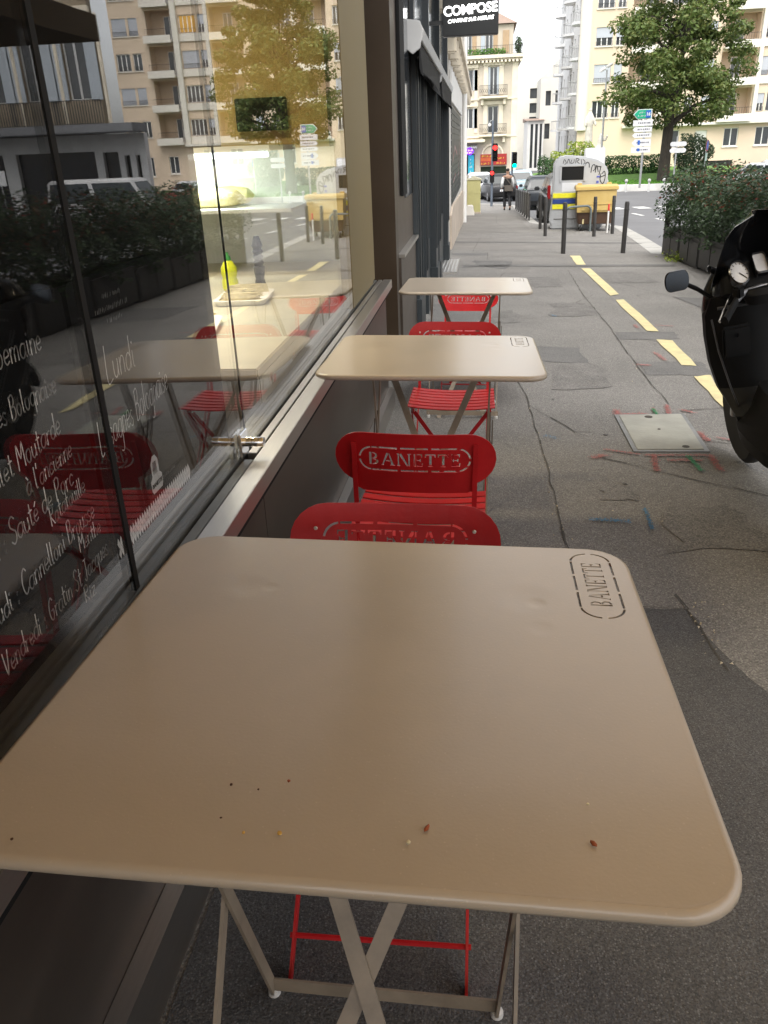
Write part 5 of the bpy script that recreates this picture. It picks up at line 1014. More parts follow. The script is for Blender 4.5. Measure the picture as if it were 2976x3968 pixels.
skin_mesh('hair', [(0, .015, 1.60), (0, .02, 1.69), (0, .045, 1.735)], [(0, 1), (1, 2)], [.085, .098, .06], mat('dark hair', (.015, .012, .01), .7), pn)
for s, c in ((-1, (-.24, .05, .86)), (1, (.24, .15, .87))):
    for k in range(5): skin_mesh('finger', [c, (c[0]+.004*(k-2), c[1]+.014*(k-2), c[2]-.06), (c[0]+.003*(k-2), c[1]+.014*(k-2)+.012, c[2]-.10+.012*abs(k-2))], [(0, 1), (1, 2)], [.014, .011, .009], msk, pn, 0, 1)
bag = MB(); bag.obox((.03, -.16, .93), (.34, .10, .24)); bag.bar((-.14, -.13, 1.42), (.18, -.15, 1.02), .04, .01, (1, 0, 0)); o = bag.build('shoulder_bag', mat('brown grey bag', (.10, .085, .07), .8), bev=.02); o.location = pn.location; o.rotation_euler = (0, 0, R(4)); tag(o, 'brown grey bag slung behind the walking man', 'bag')

# ---------------------------------------------------------------- signals
def signal(label, x, y, z, on_col, poleh, lit, rep=None):
    t = thing('traffic_light', label, 'traffic light', (x, y, gz(x, y)))
    b0_ = gz(x, y)
    part('pole', mat('blue grey pole', (.10, .12, .15), .5), t, lambda b: b.lathe([(.06, -.05), (.06, 1.), (.05, poleh)], n=12), smooth=True)
    h = part('housing', M['black'], t, lambda b: b.box(.0, .26, -.1, .1, z-b0_-.62, z-b0_+.2), bev=.03)
    for i in range(3):
        l = i == lit
        part('lens', glow('signal '+label[:5], on_col, 5.) if l else M['black'], h, lambda b: b.lathe([(.105 if l else .09, 0), (.09, -.03), (.05, -.045)], (.13, -.101, z-b0_-.25*i), 16, 'y'), smooth=True)
        part('visor', M['black'], h, lambda b: b.loft([[(.13+r*math.cos(a), yy, z-b0_-.25*i+r*math.sin(a)) for a in [R(d) for d in range(10, 171, 20)]]+[(.13+(r-.008)*math.cos(a), yy, z-b0_-.25*i+(r-.008)*math.sin(a)) for a in [R(d) for d in range(170, 9, -20)]] for yy, r in ((-.10, .115), (-.22, .12))]))
    if rep: 
        part('repeater', M['black'], t, lambda b: b.box(-.11, .11, -.16, -.06, rep-b0_-.45, rep-b0_+.13), bev=.02); part('repeater_lens', glow('repeater', on_col, 5.), t, lambda b: b.lathe([(.085, 0), (.05, -.03)], (0, -.161, rep-b0_), 14, 'y'), smooth=True)
    return t
s1 = signal('red traffic light on a tall grey pole with a white camera at its top', .55, 44.0, 1.03, (1., .012, .01), 3.95, 0, -.12)
part('camera', M['white'], s1, lambda b: b.obox((-.16, -.05, 3.75), (.14, .34, .14), Matrix.Rotation(R(-35), 3, 'Y')), bev=.03); part('camera_arm', M['pole'], s1, lambda b: b.tube([(0, 0, 3.9), (-.1, 0, 3.95), (-.16, 0, 3.85)], .02, 6))
signal('green traffic light at the right of the restaurant sign', 1.75, 50.0, .54, (.0, .85, .28), 2.5, 2)

# ---------------------------------------------------------------- direction signs
def blade(b, x0, x1, z0, z1, y, tip='l', th=.03):
    h = (z1-z0)/2; P = [(x0+(h if tip == 'l' else 0), z0), (x1, z0), (x1, z1), (x0+(h if tip == 'l' else 0), z1)]
    if tip == 'l': P.append((x0, z0+h))
    b.prism(P, lambda a, c: (a, y-th, c), lambda a, c: (a, y, c))
t = thing('direction_sign', 'tall direction sign with a green arrow above five white panels', 'road sign', (0, 0, 0))
YS = 62.; t.scale = (.86,)*3; t.location = (0, 0, EYE*.14)
part('pole', M['pole'], t, lambda b: b.lathe([(.075, gz(11, 62)-.1), (.075, 2.4)], (11.03, YS, 0), 12), smooth=True)
mgn = mat('green sign face', (.0, .30, .17), .45); mbl = mat('blue sign face', (.02, .10, .42), .45)
g = part('green_panel', mgn, t, lambda b: blade(b, 10.25, 11.35, 2.38, 2.90, YS-.08))
part('border', M['signw'], g, lambda b: blade(b, 10.19, 11.42, 2.34, 2.94, YS-.045, th=.03))
part('blue_square', mbl, g, lambda b: b.box(11.02, 11.33, YS-.13, YS-.111, 2.42, 2.86))
for s_, x, z in (('16', 11.17, 2.55),): put(text_mesh(s_, .28, .004, bold=.01), M['signw'], g, frame((x, YS-.135, z), (1, 0, 0), (0, 0, 1)))
part('text_line', M['signw'], g, lambda b: [squiggle(b, lambda u, z: (u, YS-.113, z), u0, 10.98, z0, .12, .022) for u0, z0 in ((10.58, 2.68), (10.5, 2.48))], fix=False)
for z0, z1, tp, m_ in ((1.92, 2.28, 'n', M['signw']), (1.56, 1.86, 'l', M['signw']), (1.20, 1.50, 'l', M['signw']), (.66, 1.12, 'l', M['signw']), (.26, .62, 'n', M['signw'])):
    p_ = part('panel', m_, t, lambda b: blade(b, 10.22, 11.5, z0, z1, YS-.09, tp))
    part('text_line', mat('grey sign lettering', (.12, .12, .15), .6), p_, lambda b: [b.box(10.55+i*.12, 10.55+i*.12+random.uniform(.05, .1), YS-.124, YS-.121, (z0+z1)/2-.04, (z0+z1)/2+.05) for i in range(7)])
    if z0 < 1.1: part('symbol', mbl, p_, lambda b: b.box(10.62, 10.78, YS-.127, YS-.1245, z0+.1, z1-.08))
t = thing('direction_sign', 'pair of white finger boards on one pole in front of the dark bush', 'road sign', (0, 0, 0))
part('pole', M['pole'], t, lambda b: b.lathe([(.05, gz(12, 57)-.1), (.05, 1.2)], (12.2, 57, 0), 10), smooth=True)
for z in (.62, .25): part('finger_board', M['signw'], t, lambda b: b.prism(stadium(1.0, .27, 6), lambda a, c: (12.28+a, 56.92, z+.14+c), lambda a, c: (12.28+a, 56.95, z+.14+c)))
t = thing('no_parking_sign', 'blue and red round parking sign turned edge on above a pale plate', 'road sign', (14.75, 60, 0), R(62))
part('pole', M['pole'], t, lambda b: b.lathe([(.035, gz(14, 60)-.1), (.035, .9)], n=8)); part('disc', mbl, t, lambda b: b.lathe([(.30, -.012), (.30, .0)], (0, -.05, .58), 24, 'y'), smooth=True); part('ring', mat('red sign ring', (.5, .03, .03), .5), t, lambda b: b.lathe([(.30, -.014), (.34, -.014), (.34, .002), (.30, .002)], (0, -.052, .58), 24, 'y', cap=False))
part('plate', mat('pale green plate', (.45, .6, .55), .5), t, lambda b: b.box(-.2, .2, -.06, -.045, -.35, .12))
t = thing('street_lamp', 'slim white street lamp with twin heads in front of the apartment shutters', 'street lamp', (8.25, 62, 0))
part('pole', M['pole'], t, lambda b: b.lathe([(.08, gz(8, 62)-.1), (.07, 1.5), (.045, 5.4)], n=10), smooth=True); part('arm', M['pole'], t, lambda b: b.tube([(0, 0, 5.35), (-.2, 0, 5.5), (.2, 0, 5.62)], .03, 6))
for x, z in ((-.28, 5.42), (.16, 5.66)): part('lamp_head', M['white'], t, lambda b: b.obox((x, -.05, z), (.46, .3, .2), Matrix.Rotation(R(-28), 3, 'Y')), bev=.06)
t = thing('advertising_board', 'plain bright white advertising panel standing behind the recycling bank', 'display panel', (5.05, 40, gz(4.9, 40)-RD+.22))
part('face', mat('bright white panel', (.85, .86, .88), .35), t, lambda b: b.box(-.40, .40, -.09, -.061, 1.62, 2.36)); part('case', M['greyw'], t, lambda b: b.box(-.46, .46, -.06, .12, 1.5, 2.42), bev=.04); part('leg', M['pole'], t, lambda b: b.box(-.12, .12, -.04, .08, -.25, 1.5))
# ---------------------------------------------------------------- roundabout: low wall, lawn, shrubs, monument
lw = MB()
AR = [R(a) for a in range(196, 350, 5)]
lw.loft([[(13+r*math.cos(a), 72+r*.98*math.sin(a), gz(13, 60)-RD+z) for r, z in ((14.6, -.1), (14.6, .40), (14.25, .42), (14.25, -.1))] for a in AR])
tag(lw.build('low_wall', mat('whitewashed kerb wall', (.66, .65, .62), .8, var=.12, vs=2)), 'low white curved wall round the lawn of the roundabout', 'wall')
lm = MB(); rings = []
for r, z in ((14.2, .12), (13, .4), (9, .75), (4, .9), (.2, .95)): rings.append([(13+r*math.cos(2*math.pi*i/40), 72+r*.98*math.sin(2*math.pi*i/40), gz(13, 60)-RD+z) for i in range(40)])
lm.loft(rings, cap=False); struct(lm, 'lawn', M['lawn'], smooth=True)
ZL = gz(13, 60)
gl = leaf_mesh('grass', leaves(9000, lambda: ((lambda a, r: (13+r*math.cos(a), 72+r*math.sin(a), ZL+.33+(14.2-r)*.03))(random.uniform(math.pi, 2*math.pi), 14.0*math.sqrt(random.uniform(.3, 1))), (0, -.6, 1)), .12, .3), [M['grass']]); tag(link('grass', gl), kind='stuff')
for i, (x, y) in enumerate(((9.35, 57.4), (10.7, 56.9), (11.6, 56.8), (8.2, 58.0))):
    t = thing('ball_bollard', ['small pale bollard left of the tall direction sign, by the low white wall', 'small pale bollard just right of the tall direction sign pole', 'small pale bollard nearest the finger board pole', 'small pale bollard farthest left along the low white wall'][i], 'bollard', (x, y, gz(x, y)-RD), 0, 'small bollards round the island')
    part('post', M['greyw'], t, lambda b: b.lathe([(.07, -.05), (.06, .5), (.04, .55)], n=10), smooth=True); part('ball', M['greyw'], t, lambda b: b.lathe([(.03, .55), (.09, .6), (.11, .67), (.09, .74), (.03, .78)], n=12), smooth=True)
def shrub(name, label, cat_, x0, x1, y0, y1, z0, z1, n, s, mats, box=False, mix=None):
    cx, cy, cz = (x0+x1)/2, (y0+y1)/2, (z0+z1)/2; hx, hy, hz = (x1-x0)/2, (y1-y0)/2, (z1-z0)/2
    ph = [random.uniform(0, 6) for _ in range(4)]
    def pos():
        while True:
            a, b, c = (random.uniform(-1, 1) for _ in range(3)); k = 1-.16*(math.sin(a*5+ph[0])*math.sin(b*4+ph[1])+math.sin(c*5+a*3+ph[2]))*(.35 if box else 1)
            e = max(abs(a), abs(b), abs(c)) if box else math.sqrt(a*a+b*b+(c*c if c > 0 else .5*c*c))
            if e < k and (e > k*.6 or random.random() < .15): return (cx+a*hx, cy+b*hy, cz+c*hz), (a/hx, b/hy, c/hz+.2)
    t = thing(name, label, cat_, (0, 0, 0)); me = leaf_mesh('foliage', leaves(n, pos, s*.7, s*1.3, mix), mats); o = link('foliage', me, t)
    part('stem', M['bark'], t, lambda b: [b.tube([(cx+random.uniform(-.3, .3)*hx, cy, z0-.3), (cx+random.uniform(-.6, .6)*hx, cy+random.uniform(-.3, .3)*hy, cz), (cx+random.uniform(-.7, .7)*hx, cy, cz+hz*.6)], [.06, .04, .015], 5) for _ in range(5)], smooth=True)
    return t
shrub('box_hedge', 'long clipped green hedge behind the tall direction sign', 'hedge', 8.6, 13.2, 65, 67, -1.5, .05, 5200, .15, [M['box']], True); shrub('box_hedge', 'smaller clipped hedge in front of the monument, left of the long one', 'hedge', 7.4, 8.6, 66, 67.2, -1.4, .45, 1500, .15, [M['box']], True)
shrub('dark_bush', 'tall dark green bush behind the finger boards', 'bush', 13.9, 16.6, 64, 67, -1.4, 1.35, 4200, .17, [M['hedge']]); shrub('lime_bush', 'feathery yellow green bush above the recycling bank', 'bush', 3.9, 6.7, 49.2, 51.5, -1.5, 1.15, 3600, .17, [M['lime']])
shrub('dark_bush', 'dark green bush at the left foot of the yellow green bush', 'bush', 3.0, 4.7, 49.5, 51, -1.7, .55, 2200, .14, [M['box']]); shrub('low_shrubbery', 'low bright green shrubs left of the dark bush, above the car roofs', 'shrub', 1.9, 3.6, 62, 64, -1.9, -.75, 1500, .16, [M['grass']])
t = thing('monument', 'pale stone monument with a draped standing figure on a rocky plinth', 'statue', (8.45, 68.5, gz(8, 64)))
ms = mat('pale weathered marble', (.62, .58, .51), .85, var=.16, vs=3, bump=.4, bs=10)
part('plinth', ms, t, lambda b: (b.box(-.85, .95, -.7, .7, -.1, 1.7), b.box(-.95, 1.05, -.8, .8, 1.7, 1.9), b.box(-1.0, 1.1, -.85, .85, -.1, .4)), bev=.05)
def rock(cx, cy, cz, r, h): return [[(cx+r*k*math.cos(a)*random.uniform(.8, 1.15), cy+r*k*math.sin(a)*random.uniform(.8, 1.15), cz+h*z) for a in [2*math.pi*i/10 for i in range(10)]] for k, z in ((1, 0), (1.05, .35), (.8, .7), (.4, 1))]
part('rock', ms, t, lambda b: (b.loft(rock(-.2, 0, 1.9, .65, .9)), b.loft(rock(.5, 0, 1.9, .55, .6))), smooth=True)
skin_mesh('standing_figure', [(-.35, 0, 2.6), (-.35, 0, 3.5), (-.36, 0, 4.1), (-.35, .02, 4.65), (-.33, 0, 5.0), (-.33, 0, 5.25), (-.62, -.1, 4.5), (-.66, -.25, 4.0), (-.08, -.1, 4.45), (.1, -.2, 4.05)], [(0, 1), (1, 2), (2, 3), (3, 4), (4, 5), (3, 6), (6, 7), (3, 8), (8, 9)], [.34, .30, .26, .30, .1, .15, .12, .09, .12, .09], ms, t)
skin_mesh('seated_figure', [(.5, -.1, 2.4), (.5, -.1, 2.9), (.52, -.1, 3.3), (.53, -.1, 3.55), (.2, -.4, 2.5), (.75, -.45, 2.5), (.2, -.5, 2.0), (.78, -.5, 2.0), (.85, -.2, 3.0), (1.0, -.3, 3.4)], [(0, 1), (1, 2), (2, 3), (0, 4), (0, 5), (4, 6), (5, 7), (2, 8), (8, 9)], [.26, .24, .2, .13, .16, .16, .12, .12, .1, .08], ms, t)
# ---------------------------------------------------------------- the big tree
def tree(label, x, y, z, crown, n, leaf, name='plane_tree'):
    t = thing(name, label, 'tree', (x, y, z))
    def trunk(b):
        b.tube([(0, 0, -.3), (0, 0, .3), (.02, 0, 2.5), (.05, 0, 4.3), (.1, .1, 6), (.5, .1, 8.2), (.9, 0, 10.5)], [.55, .42, .34, .32, .24, .15, .06], 12)
        for P, r in br: b.tube(P, [r, r*.7, r*.45, r*.2], 8)
    br = []; tips = []
    for k in range(16):
        a = k*2.4+random.uniform(-.3, .3); h = 3.9+k*.42; l = random.uniform(2.6, 4.3)*(1-.3*(k/16)); rise = random.uniform(.6, 2.6)
        P = [Vector((.05, 0, h)), Vector((math.cos(a)*l*.4, math.sin(a)*l*.4, h+rise*.6)), Vector((math.cos(a)*l*.75, math.sin(a)*l*.75, h+rise*.85)), Vector((math.cos(a)*l, math.sin(a)*l, h+rise*.8))]
        br.append((P, .17-.006*k)); tips += P[1:]
    part('trunk', M['bark'], t, trunk, smooth=True)
    cl = []
    for p in tips: cl.append((p+Vector((random.gauss(0, .4), random.gauss(0, .4), random.gauss(0, .4))), random.uniform(.7, 1.25)))
    for _ in range(crown): 
        a = random.uniform(0, 6.28); h = random.uniform(0, 1); rr = 4.3*math.sin(math.pi*(.16+.80*h))**.7*random.uniform(.45, 1.02)
        cl.append((Vector((.4+math.cos(a)*rr, math.sin(a)*rr, 4.3+h*9+random.uniform(-.5, .5)-(1.2 if rr > 3 and random.random() < .4 else 0))), random.uniform(.55, 1.1)))
    def pos():
        c, r = random.choice(cl)
        while True:
            d = Vector((random.uniform(-1, 1), random.uniform(-1, 1), random.uniform(-1, 1)))
            if d.length <= 1: break
        return c+Vector((d.x*r, d.y*r, d.z*r*.62)), d+Vector((0, 0, .5))
    me = leaf_mesh('crown', leaves(n, pos, leaf*.7, leaf*1.3), [M['leaf']]); link('crown', me, t)
    return t
tree('big broad leaved tree with dark trunk in front of the apartment block', 12.15, 60, gz(12, 60)-.2, 95, 32000, .25)
# ---------------------------------------------------------------- generic facade tools
def win(f, parent, u0, u1, z0, z1, rec=.18, kind='glass', mull=1, m=None, fr=.07, bar=True):
    w = MB(); d = rec
    for a, b_ in ((u0, u0+fr), (u1-fr, u1)): fbox(w, f, a, b_, d-.05, d, z0, z1)
    fbox(w, f, u0+fr, u1-fr, d-.05, d, z1-fr, z1); fbox(w, f, u0+fr, u1-fr, d-.05, d, z0, z0+fr)
    for i in range(mull): c = u0+(u1-u0)*(i+1)/(mull+1); fbox(w, f, c-.045, c+.045, d-.055, d-.001, z0+fr, z1-fr)
    o = w.build('window', m or M['white'], parent)
    if kind == 'half': part('shutter', M['shutter'], o, lambda b: fbox(b, f, u0+.01, u1-.01, .06, .09, z0+(z1-z0)*.45, z1))
    if kind == 'shut': part('shutter', M['shutter'], o, lambda b: fbox(b, f, u0+.01, u1-.01, .06, .09, z0, z1))
    if kind == 'lit': part('pane', glow('lit orange window', (1., .55, .12), .55), o, lambda b: fbox(b, f, u0+fr, u1-fr, d-.03, d-.02, z0+fr, z1-fr))
    else: part('pane', M['pane'], o, lambda b: fbox(b, f, u0+fr, u1-fr, d-.03, d-.02, z0+fr, z1-fr))
    return o
def bars(b, f, u0, u1, d, z0, z1, n, r=.012):
    fbox(b, f, u0, u1, d, d+.03, z1-.03, z1); fbox(b, f, u0, u1, d, d+.03, z0, z0+.025)
    for i in range(n+1): u = u0+(u1-u0)*i/n; fbox(b, f, u-r, u+r, d+.005, d+.025, z0+.025, z1-.03)
# ---------------------------------------------------------------- apricot apartment block across the roundabout
Y1 = 85.; F1 = lambda u, d, z: (u, Y1+d, z)
ab = thing('apartment_block', 'large apricot apartment block with cream bays and grey roller shutters behind the tree', 'building')
ZB = -2.15; NF = 7; FH = 2.93
cols = [(10.15, 11.65, 2, 'w'), (11.92, 12.64, 1, 'w'), (16.6, 18.1, 2, 'w'), (18.4, 19.1, 1, 'w'), (19.9, 20.7, 1, 'w'), (24.85, 25.45, 1, 'w'), (25.65, 27.3, 3, 'w'), (31.35, 32.25, 1, 'w'), (32.5, 33.9, 2, 'w')]
doors = [(14.6, 15.7), (22.5, 23.4), (28.1, 29.25)]
kinds = ['half', 'shut', 'glass', 'half', 'shut', 'glass', 'shut', 'glass']
H1 = []; spec = []
for k in range(NF):
    zs = 2.98+k*FH
    for i, (a, c, mu, _) in enumerate(cols):
        kd = ['glass', 'shut', 'half', 'glass', 'shut', 'half', 'glass'][k] if i < 2 else random.choice(kinds)
        if i == 6 and k in (3, 4): kd = 'lit'
        if i >= 7: kd = ['glass', 'shut', 'glass', 'shut', 'half', 'shut', 'glass'][k]
        H1.append((a, c, zs, zs+1.48)); spec.append((a, c, zs, zs+1.48, kd, mu))
for k in range(NF):
    for a, c in ((13.25, 15.85), (21.3, 24.3), (28.0, 30.5)): H1.append((a, c, 2.42+k*FH, 2.42+k*FH+2.55))
ground = [(17.0, 18.3, .16, 1.72), (22.3, 23.6, .16, 1.72), (25.1, 26.4, .16, 1.72), (29.0, 30.0, -.4, 1.2), (31.6, 32.3, -.6, 1.2), (19.75, 20.8, -.9, 1.6), (20.2, 23.4, -2.1, -1.03)]
H1 += ground
part('wall', M['b1'], ab, lambda b: (wall_cells(b, 9.6, 34.1, ZB, 24.2, H1, F1, .35),))
part('rear_mass', M['b1'], ab, lambda b: b.box(10.6, 33.6, Y1+1.9, 98, ZB, 24.1))
for s in spec:
    o = win(F1, ab, *s[:4], kind=s[4], mull=s[5])
    part('window_rail', M['iron'], o, lambda b: bars(b, F1, s[0]+.02, s[1]-.02, -.05, s[2]+.01, s[2]+.38, 7, .008))
for a, c, z0, z1 in ground[:5]: win(F1, ab, a, c, z0, z1, mull=1)
part('door', M['white'], ab, lambda b: fbox(b, F1, 19.75, 20.8, .12, .18, -.9, 1.6)); part('garage_door', M['bollard'], ab, lambda b: fbox(b, F1, 20.2, 23.4, .2, .25, -2.1, -1.03))
for i in (2, 3, 0): pass
for bi, (a, c) in enumerate(((13.25, 15.85), (21.3, 24.3), (28.0, 30.5))):
    part('loggia', M['b1'], ab, lambda b: (fbox(b, F1, a-.05, c+.05, 1.55, 1.7, 2.3, 23.5), fbox(b, F1, a-.3, a-.02, .36, 1.6, 2.3, 23.5), fbox(b, F1, c+.02, c+.3, .36, 1.6, 2.3, 23.5), [fbox(b, F1, a-.02, c+.02, .0 if 0 else .36, 1.54, 2.30+k*FH, 2.42+k*FH) for k in range(NF+1)]))
    for k in range(NF):
        z = 2.42+k*FH; du = doors[bi]
        win(F1, ab, du[0], du[1], z+.02, z+2.2, rec=1.54, mull=1)
        part('balcony', M['b1w'], ab, lambda b: (fbox(b, F1, a+.02, c-.02 if bi != 2 else c+.2, -.75, .34, z-.14, z+.02), fbox(b, F1, a+.02, c-.02 if bi != 2 else c+.2, -.79, -.70, z-.22, z+.42)), bev=.02)
        part('railing', M['iron'], ab, lambda b: bars(b, F1, a+.05, c-.05, -.76, z+.42, z+.95, 14, .01))
part('ledge', M['b1w'], ab, lambda b: fbox(b, F1, 13.0, 28.0, -.55, -.003, 2.02, 2.27), bev=.03)
part('pier', M['b1w'], ab, lambda b: (fbox(b, F1, 24.4, 24.75, -.35, -.003, 2.28, 24.2), fbox(b, F1, 27.4, 27.95, -.35, -.003, 2.28, 24.2), [fbox(b, F1, 24.75, 27.4, -.12, -.003, 2.28+k*FH-.0, 2.93+k*FH) for k in range(NF+1)], fbox(b, F1, 15.95, 16.4, -.35, -.003, 2.28, 24.2)), bev=.02)
part('sill', M['b1w'], ab, lambda b: [fbox(b, F1, s[0]-.08, s[1]+.08, -.09, -.002, s[2]-.09, s[2]-.005) for s in spec if not 24.7 < s[0] < 27.4]+[fbox(b, F1, a-.08, c+.08, -.09, -.002, z0-.1, z0-.005) for a, c, z0, z1 in ground[:5]])
part('corner_pilaster', M['b1w'], ab, lambda b: b.lathe([(.55, 2.0), (.55, 24.2)], (9.25, Y1+.25, 0), 20), smooth=True)
part('corner_foot', M['b1'], ab, lambda b: b.box(8.95, 9.59, Y1+.02, Y1+.5, ZB, 1.98))
part('cornice', M['b1w'], ab, lambda b: b.box(8.3, 34.6, Y1-.6, 98.5, 24.25, 24.6), bev=.05)
# left flank with rounded balconies
FS = lambda u, d, z: (9.3+d, Y1+u, z)
HS = []
for k in range(-1, NF):
    z = 2.6+k*FH
    for u0, u1 in ((1.3, 2.2), (3.0, 4.4), (6.0, 6.9), (9.5, 10.4), (12.2, 13.6), (15.2, 16.1), (19.5, 20.4), (22.5, 23.9)): HS.append((u0, u1, z, z+2.0))
part('flank_wall', M['b1s'], ab, lambda b: wall_cells(b, .6, 28, ZB, 24.2, HS, FS, .35))
for h in HS: part('flank_window', M['pane'], ab, lambda b: fbox(b, FS, h[0], h[1], .22, .26, h[2], h[3]))
for k in range(NF+1):
    z = 2.4+k*FH
    for uc in (3.7, 12.9, 23.2):
        P = [(uc+1.35*math.cos(a), -1.05*math.sin(a)) for a in [math.pi*i/10 for i in range(11)]]
        bb = part('round_balcony', M['b1s'], ab, lambda b: b.prism(P, lambda u, d: FS(u, d-.002, z-.22), lambda u, d: FS(u, d-.002, z)))
        part('balcony_rail', M['greyw'], bb, lambda b: (b.tube([FS(u, d*.95-.002, z+.95) for u, d in P], .03, 6), [b.tube([FS(u, d*.95-.002, z), FS(u, d*.95-.002, z+.95)], .012, 5) for u, d in P]))
# ---------------------------------------------------------------- ornate corner building
Y2 = 88.; F2 = lambda u, d, z: (u, Y2+d, z)
ob = thing('ornate_building', 'ornate cream corner building with iron balconies, orange shutters and tiled roof', 'building')
FR = [(.58, 1.60, 2.15, 4.52), (.58, 1.60, 5.5, 7.86), (-1.75, -.85, 2.6, 4.4), (-1.75, -.85, 5.9, 7.7), (-4.6, -3.6, 2.2, 4.4), (-4.6, -3.6, 5.5, 7.7), (.25, 1.0, 9.05, 10.9), (-1.7, -1.0, 9.05, 10.9)]
shop = (-.05, 2.5, -2.0, -.9); tobac = (-1.5, -.65, -2.0, .3)
part('wall', M['b2'], ob, lambda b: wall_cells(b, -7, 3.4, -2.3, 8.4, [h for h in FR if h[2] < 9]+[shop, tobac], F2, .4))
part('attic', M['b2'], ob, lambda b: (wall_cells(b, -7, 2.9, 8.95, 11.4, [h for h in FR if h[2] > 9], lambda u, d, z: F2(u, d+.5, z), .3),))
part('side_wall', M['b2'], ob, lambda b: (b.box(3.0, 3.39, Y2+.41, 100, -2.3, 8.4), b.box(2.6, 2.89, Y2+.81, 100, 8.9, 11.4), b.box(-6.6, 2.9, Y2+1.2, 99, -2.3, 8.9)))
for i, h in enumerate(FR):
    f = F2 if h[2] < 9 else (lambda u, d, z: F2(u, d+.5, z)); w = win(f, ob, *h, rec=.2, mull=1, m=M['greyw'])
    if i in (2, 3, 1, 6, 7):
        for s in (-1, 1):
            u0 = h[0]-.42 if s < 0 else h[1]+.02; mm_ = M['shut_b'] if i != 6 or s < 0 else M['shut_o']
            if i == 1: u0 = h[0]+.0 if s < 0 else h[1]-.2
            part('louvre_shutter', M['shut_o'] if i in (7,) else mm_, w, lambda b: fbox(b, f, u0, u0+(.4 if i != 1 else .2), -.06, -.004 if i != 1 else .1, h[2]+.02, h[3]-.02))
part('louvre_shutter', M['shut_o'], ob, lambda b: fbox(b, F2, 1.9, 2.5, .42, .49, 9.1, 10.9))
part('trim', M['b2l'], ob, lambda b: ([fbox(b, F2, h[0]-.45, h[0]-.02, -.08, -.003, h[2], h[3]+.1) for h in FR[:2]]+[fbox(b, F2, h[1]+.02, h[1]+.45, -.08, -.003, h[2], h[3]+.1) for h in FR[:2]]+[fbox(b, F2, h[0]-.5, h[1]+.5, -.14, -.003, h[3]+.12, h[3]+.42) for h in FR[:4]], fbox(b, F2, 2.85, 3.42, -.08, -.003, -2.3, 8.2), fbox(b, F2, -.75, -.4, -.06, -.003, 2.2, 8.2), [fbox(b, F2, -7, 3.45, -.12, -.003, z, z+.18) for z in (5.05, 1.75)]), bev=.02)
part('cornice', M['b2l'], ob, lambda b: (b.box(-7.2, 3.85, Y2-.55, Y2+.9, 8.55, 8.85), b.box(3.4, 3.85, Y2+.9, 99, 8.55, 8.85), b.box(-7.1, 3.7, Y2-.35, Y2-.003, 8.41, 8.54), [b.box(-6.9+i*.36, -6.7+i*.36, Y2-.5, Y2-.004, 8.2, 8.40) for i in range(30)]), bev=.02)
part('roof', M['tile'], ob, lambda b: (b.add([(-7.2, Y2+.2, 11.45), (3.2, Y2+.2, 11.45), (3.2, 100, 11.45), (-7.2, 100, 11.45), (-5, 94, 13.2), (1.2, 94, 13.2)], [(0, 1, 5, 4), (1, 2, 5), (2, 3, 4, 5), (3, 0, 4), (0, 3, 2, 1)]),))
for z0, z1 in ((2.02, 2.95), (5.36, 6.3)):
    bl_ = part('balcony_slab', M['b2l'], ob, lambda b: (fbox(b, F2, -.25, 2.45, -.75, -.004, z0-.2, z0), [fbox(b, F2, u, u+.25, -.5, -.005, z0-.75, z0-.21) for u in (-.1, 2.05)]), bev=.03)
    part('balcony_railing', M['iron'], bl_, lambda b: (bars(b, F2, -.22, 2.42, -.72, z0+.02, z1, 26, .014), [b.tube([F2(-.15+i*.2+.09*math.cos(a), -.70, z0+.45+.16*math.sin(a)) for a in [math.pi*2*j/8 for j in range(8)]], .012, 4, closed=True) for i in range(13)]))
part('terrace_railing', M['iron'], ob, lambda b: (bars(b, F2, -7, 3.8, -.5, 8.87, 9.6, 60, .012), bars(b, lambda u, d, z: (3.8, Y2+u, z), -.4, 3, 0, 8.87, 9.6, 12, .012)))
shrub('terrace_plants', 'row of potted plants along the top terrace of the ornate building', 'plants', -2.2, 2.2, Y2-.4, Y2+.2, 8.86, 9.4, 900, .16, [M['grass']], True); shrub('terrace_plants', 'dark potted shrub at the right corner of the terrace', 'plants', 3.0, 3.75, Y2-.3, Y2+.4, 8.86, 10.3, 500, .16, [M['hedge']])
part('arch', M['b2l'], ob, lambda b: b.tube([F2(1.1+1.0*math.cos(a), -.06, .25+.85*math.sin(a)) for a in [math.pi*i/14 for i in range(15)]], .10, 6))
part('shop_front', M['window_dark'], ob, lambda b: (fbox(b, F2, -.05, 2.5, .2, .3, -2.0, -.9), fbox(b, F2, -1.5, -.65, .2, .3, -2.0, .3)))
part('small_canopy', M['b2l'], ob, lambda b: (fbox(b, F2, -6, .35, -1.0, -.003, 1.35, 1.62),), bev=.03)
part('scalloped_awning', mat('striped grey awning', (.4, .4, .4), .8), ob, lambda b: ([b.add([F2(-2.2+i*.2, -.1, 1.2), F2(-2.0+i*.2, -.1, 1.2), F2(-2.0+i*.2, -1.0, .95), F2(-2.1+i*.2, -1.0, .78), F2(-2.2+i*.2, -1.0, .95)], [(0, 1, 2, 3, 4)]) for i in range(9)],), fix=False)
rs = thing('restaurant_sign', 'dark red restaurant sign with yellow lettering under the balconies', 'sign', (0, 0, 0))
mr_ = mat('dark red sign board', (.30, .02, .02), .45); myl = mat('yellow sign lettering', (.8, .6, .05), .5)
part('board', mr_, rs, lambda b: b.box(-.08, 2.52, Y2-.24, Y2-.14, -.75, .25), bev=.01); part('band', mat('orange red band', (.42, .08, .02), .5), rs, lambda b: b.box(-.06, 1.0, Y2-.246, Y2-.241, -.38, -.08))
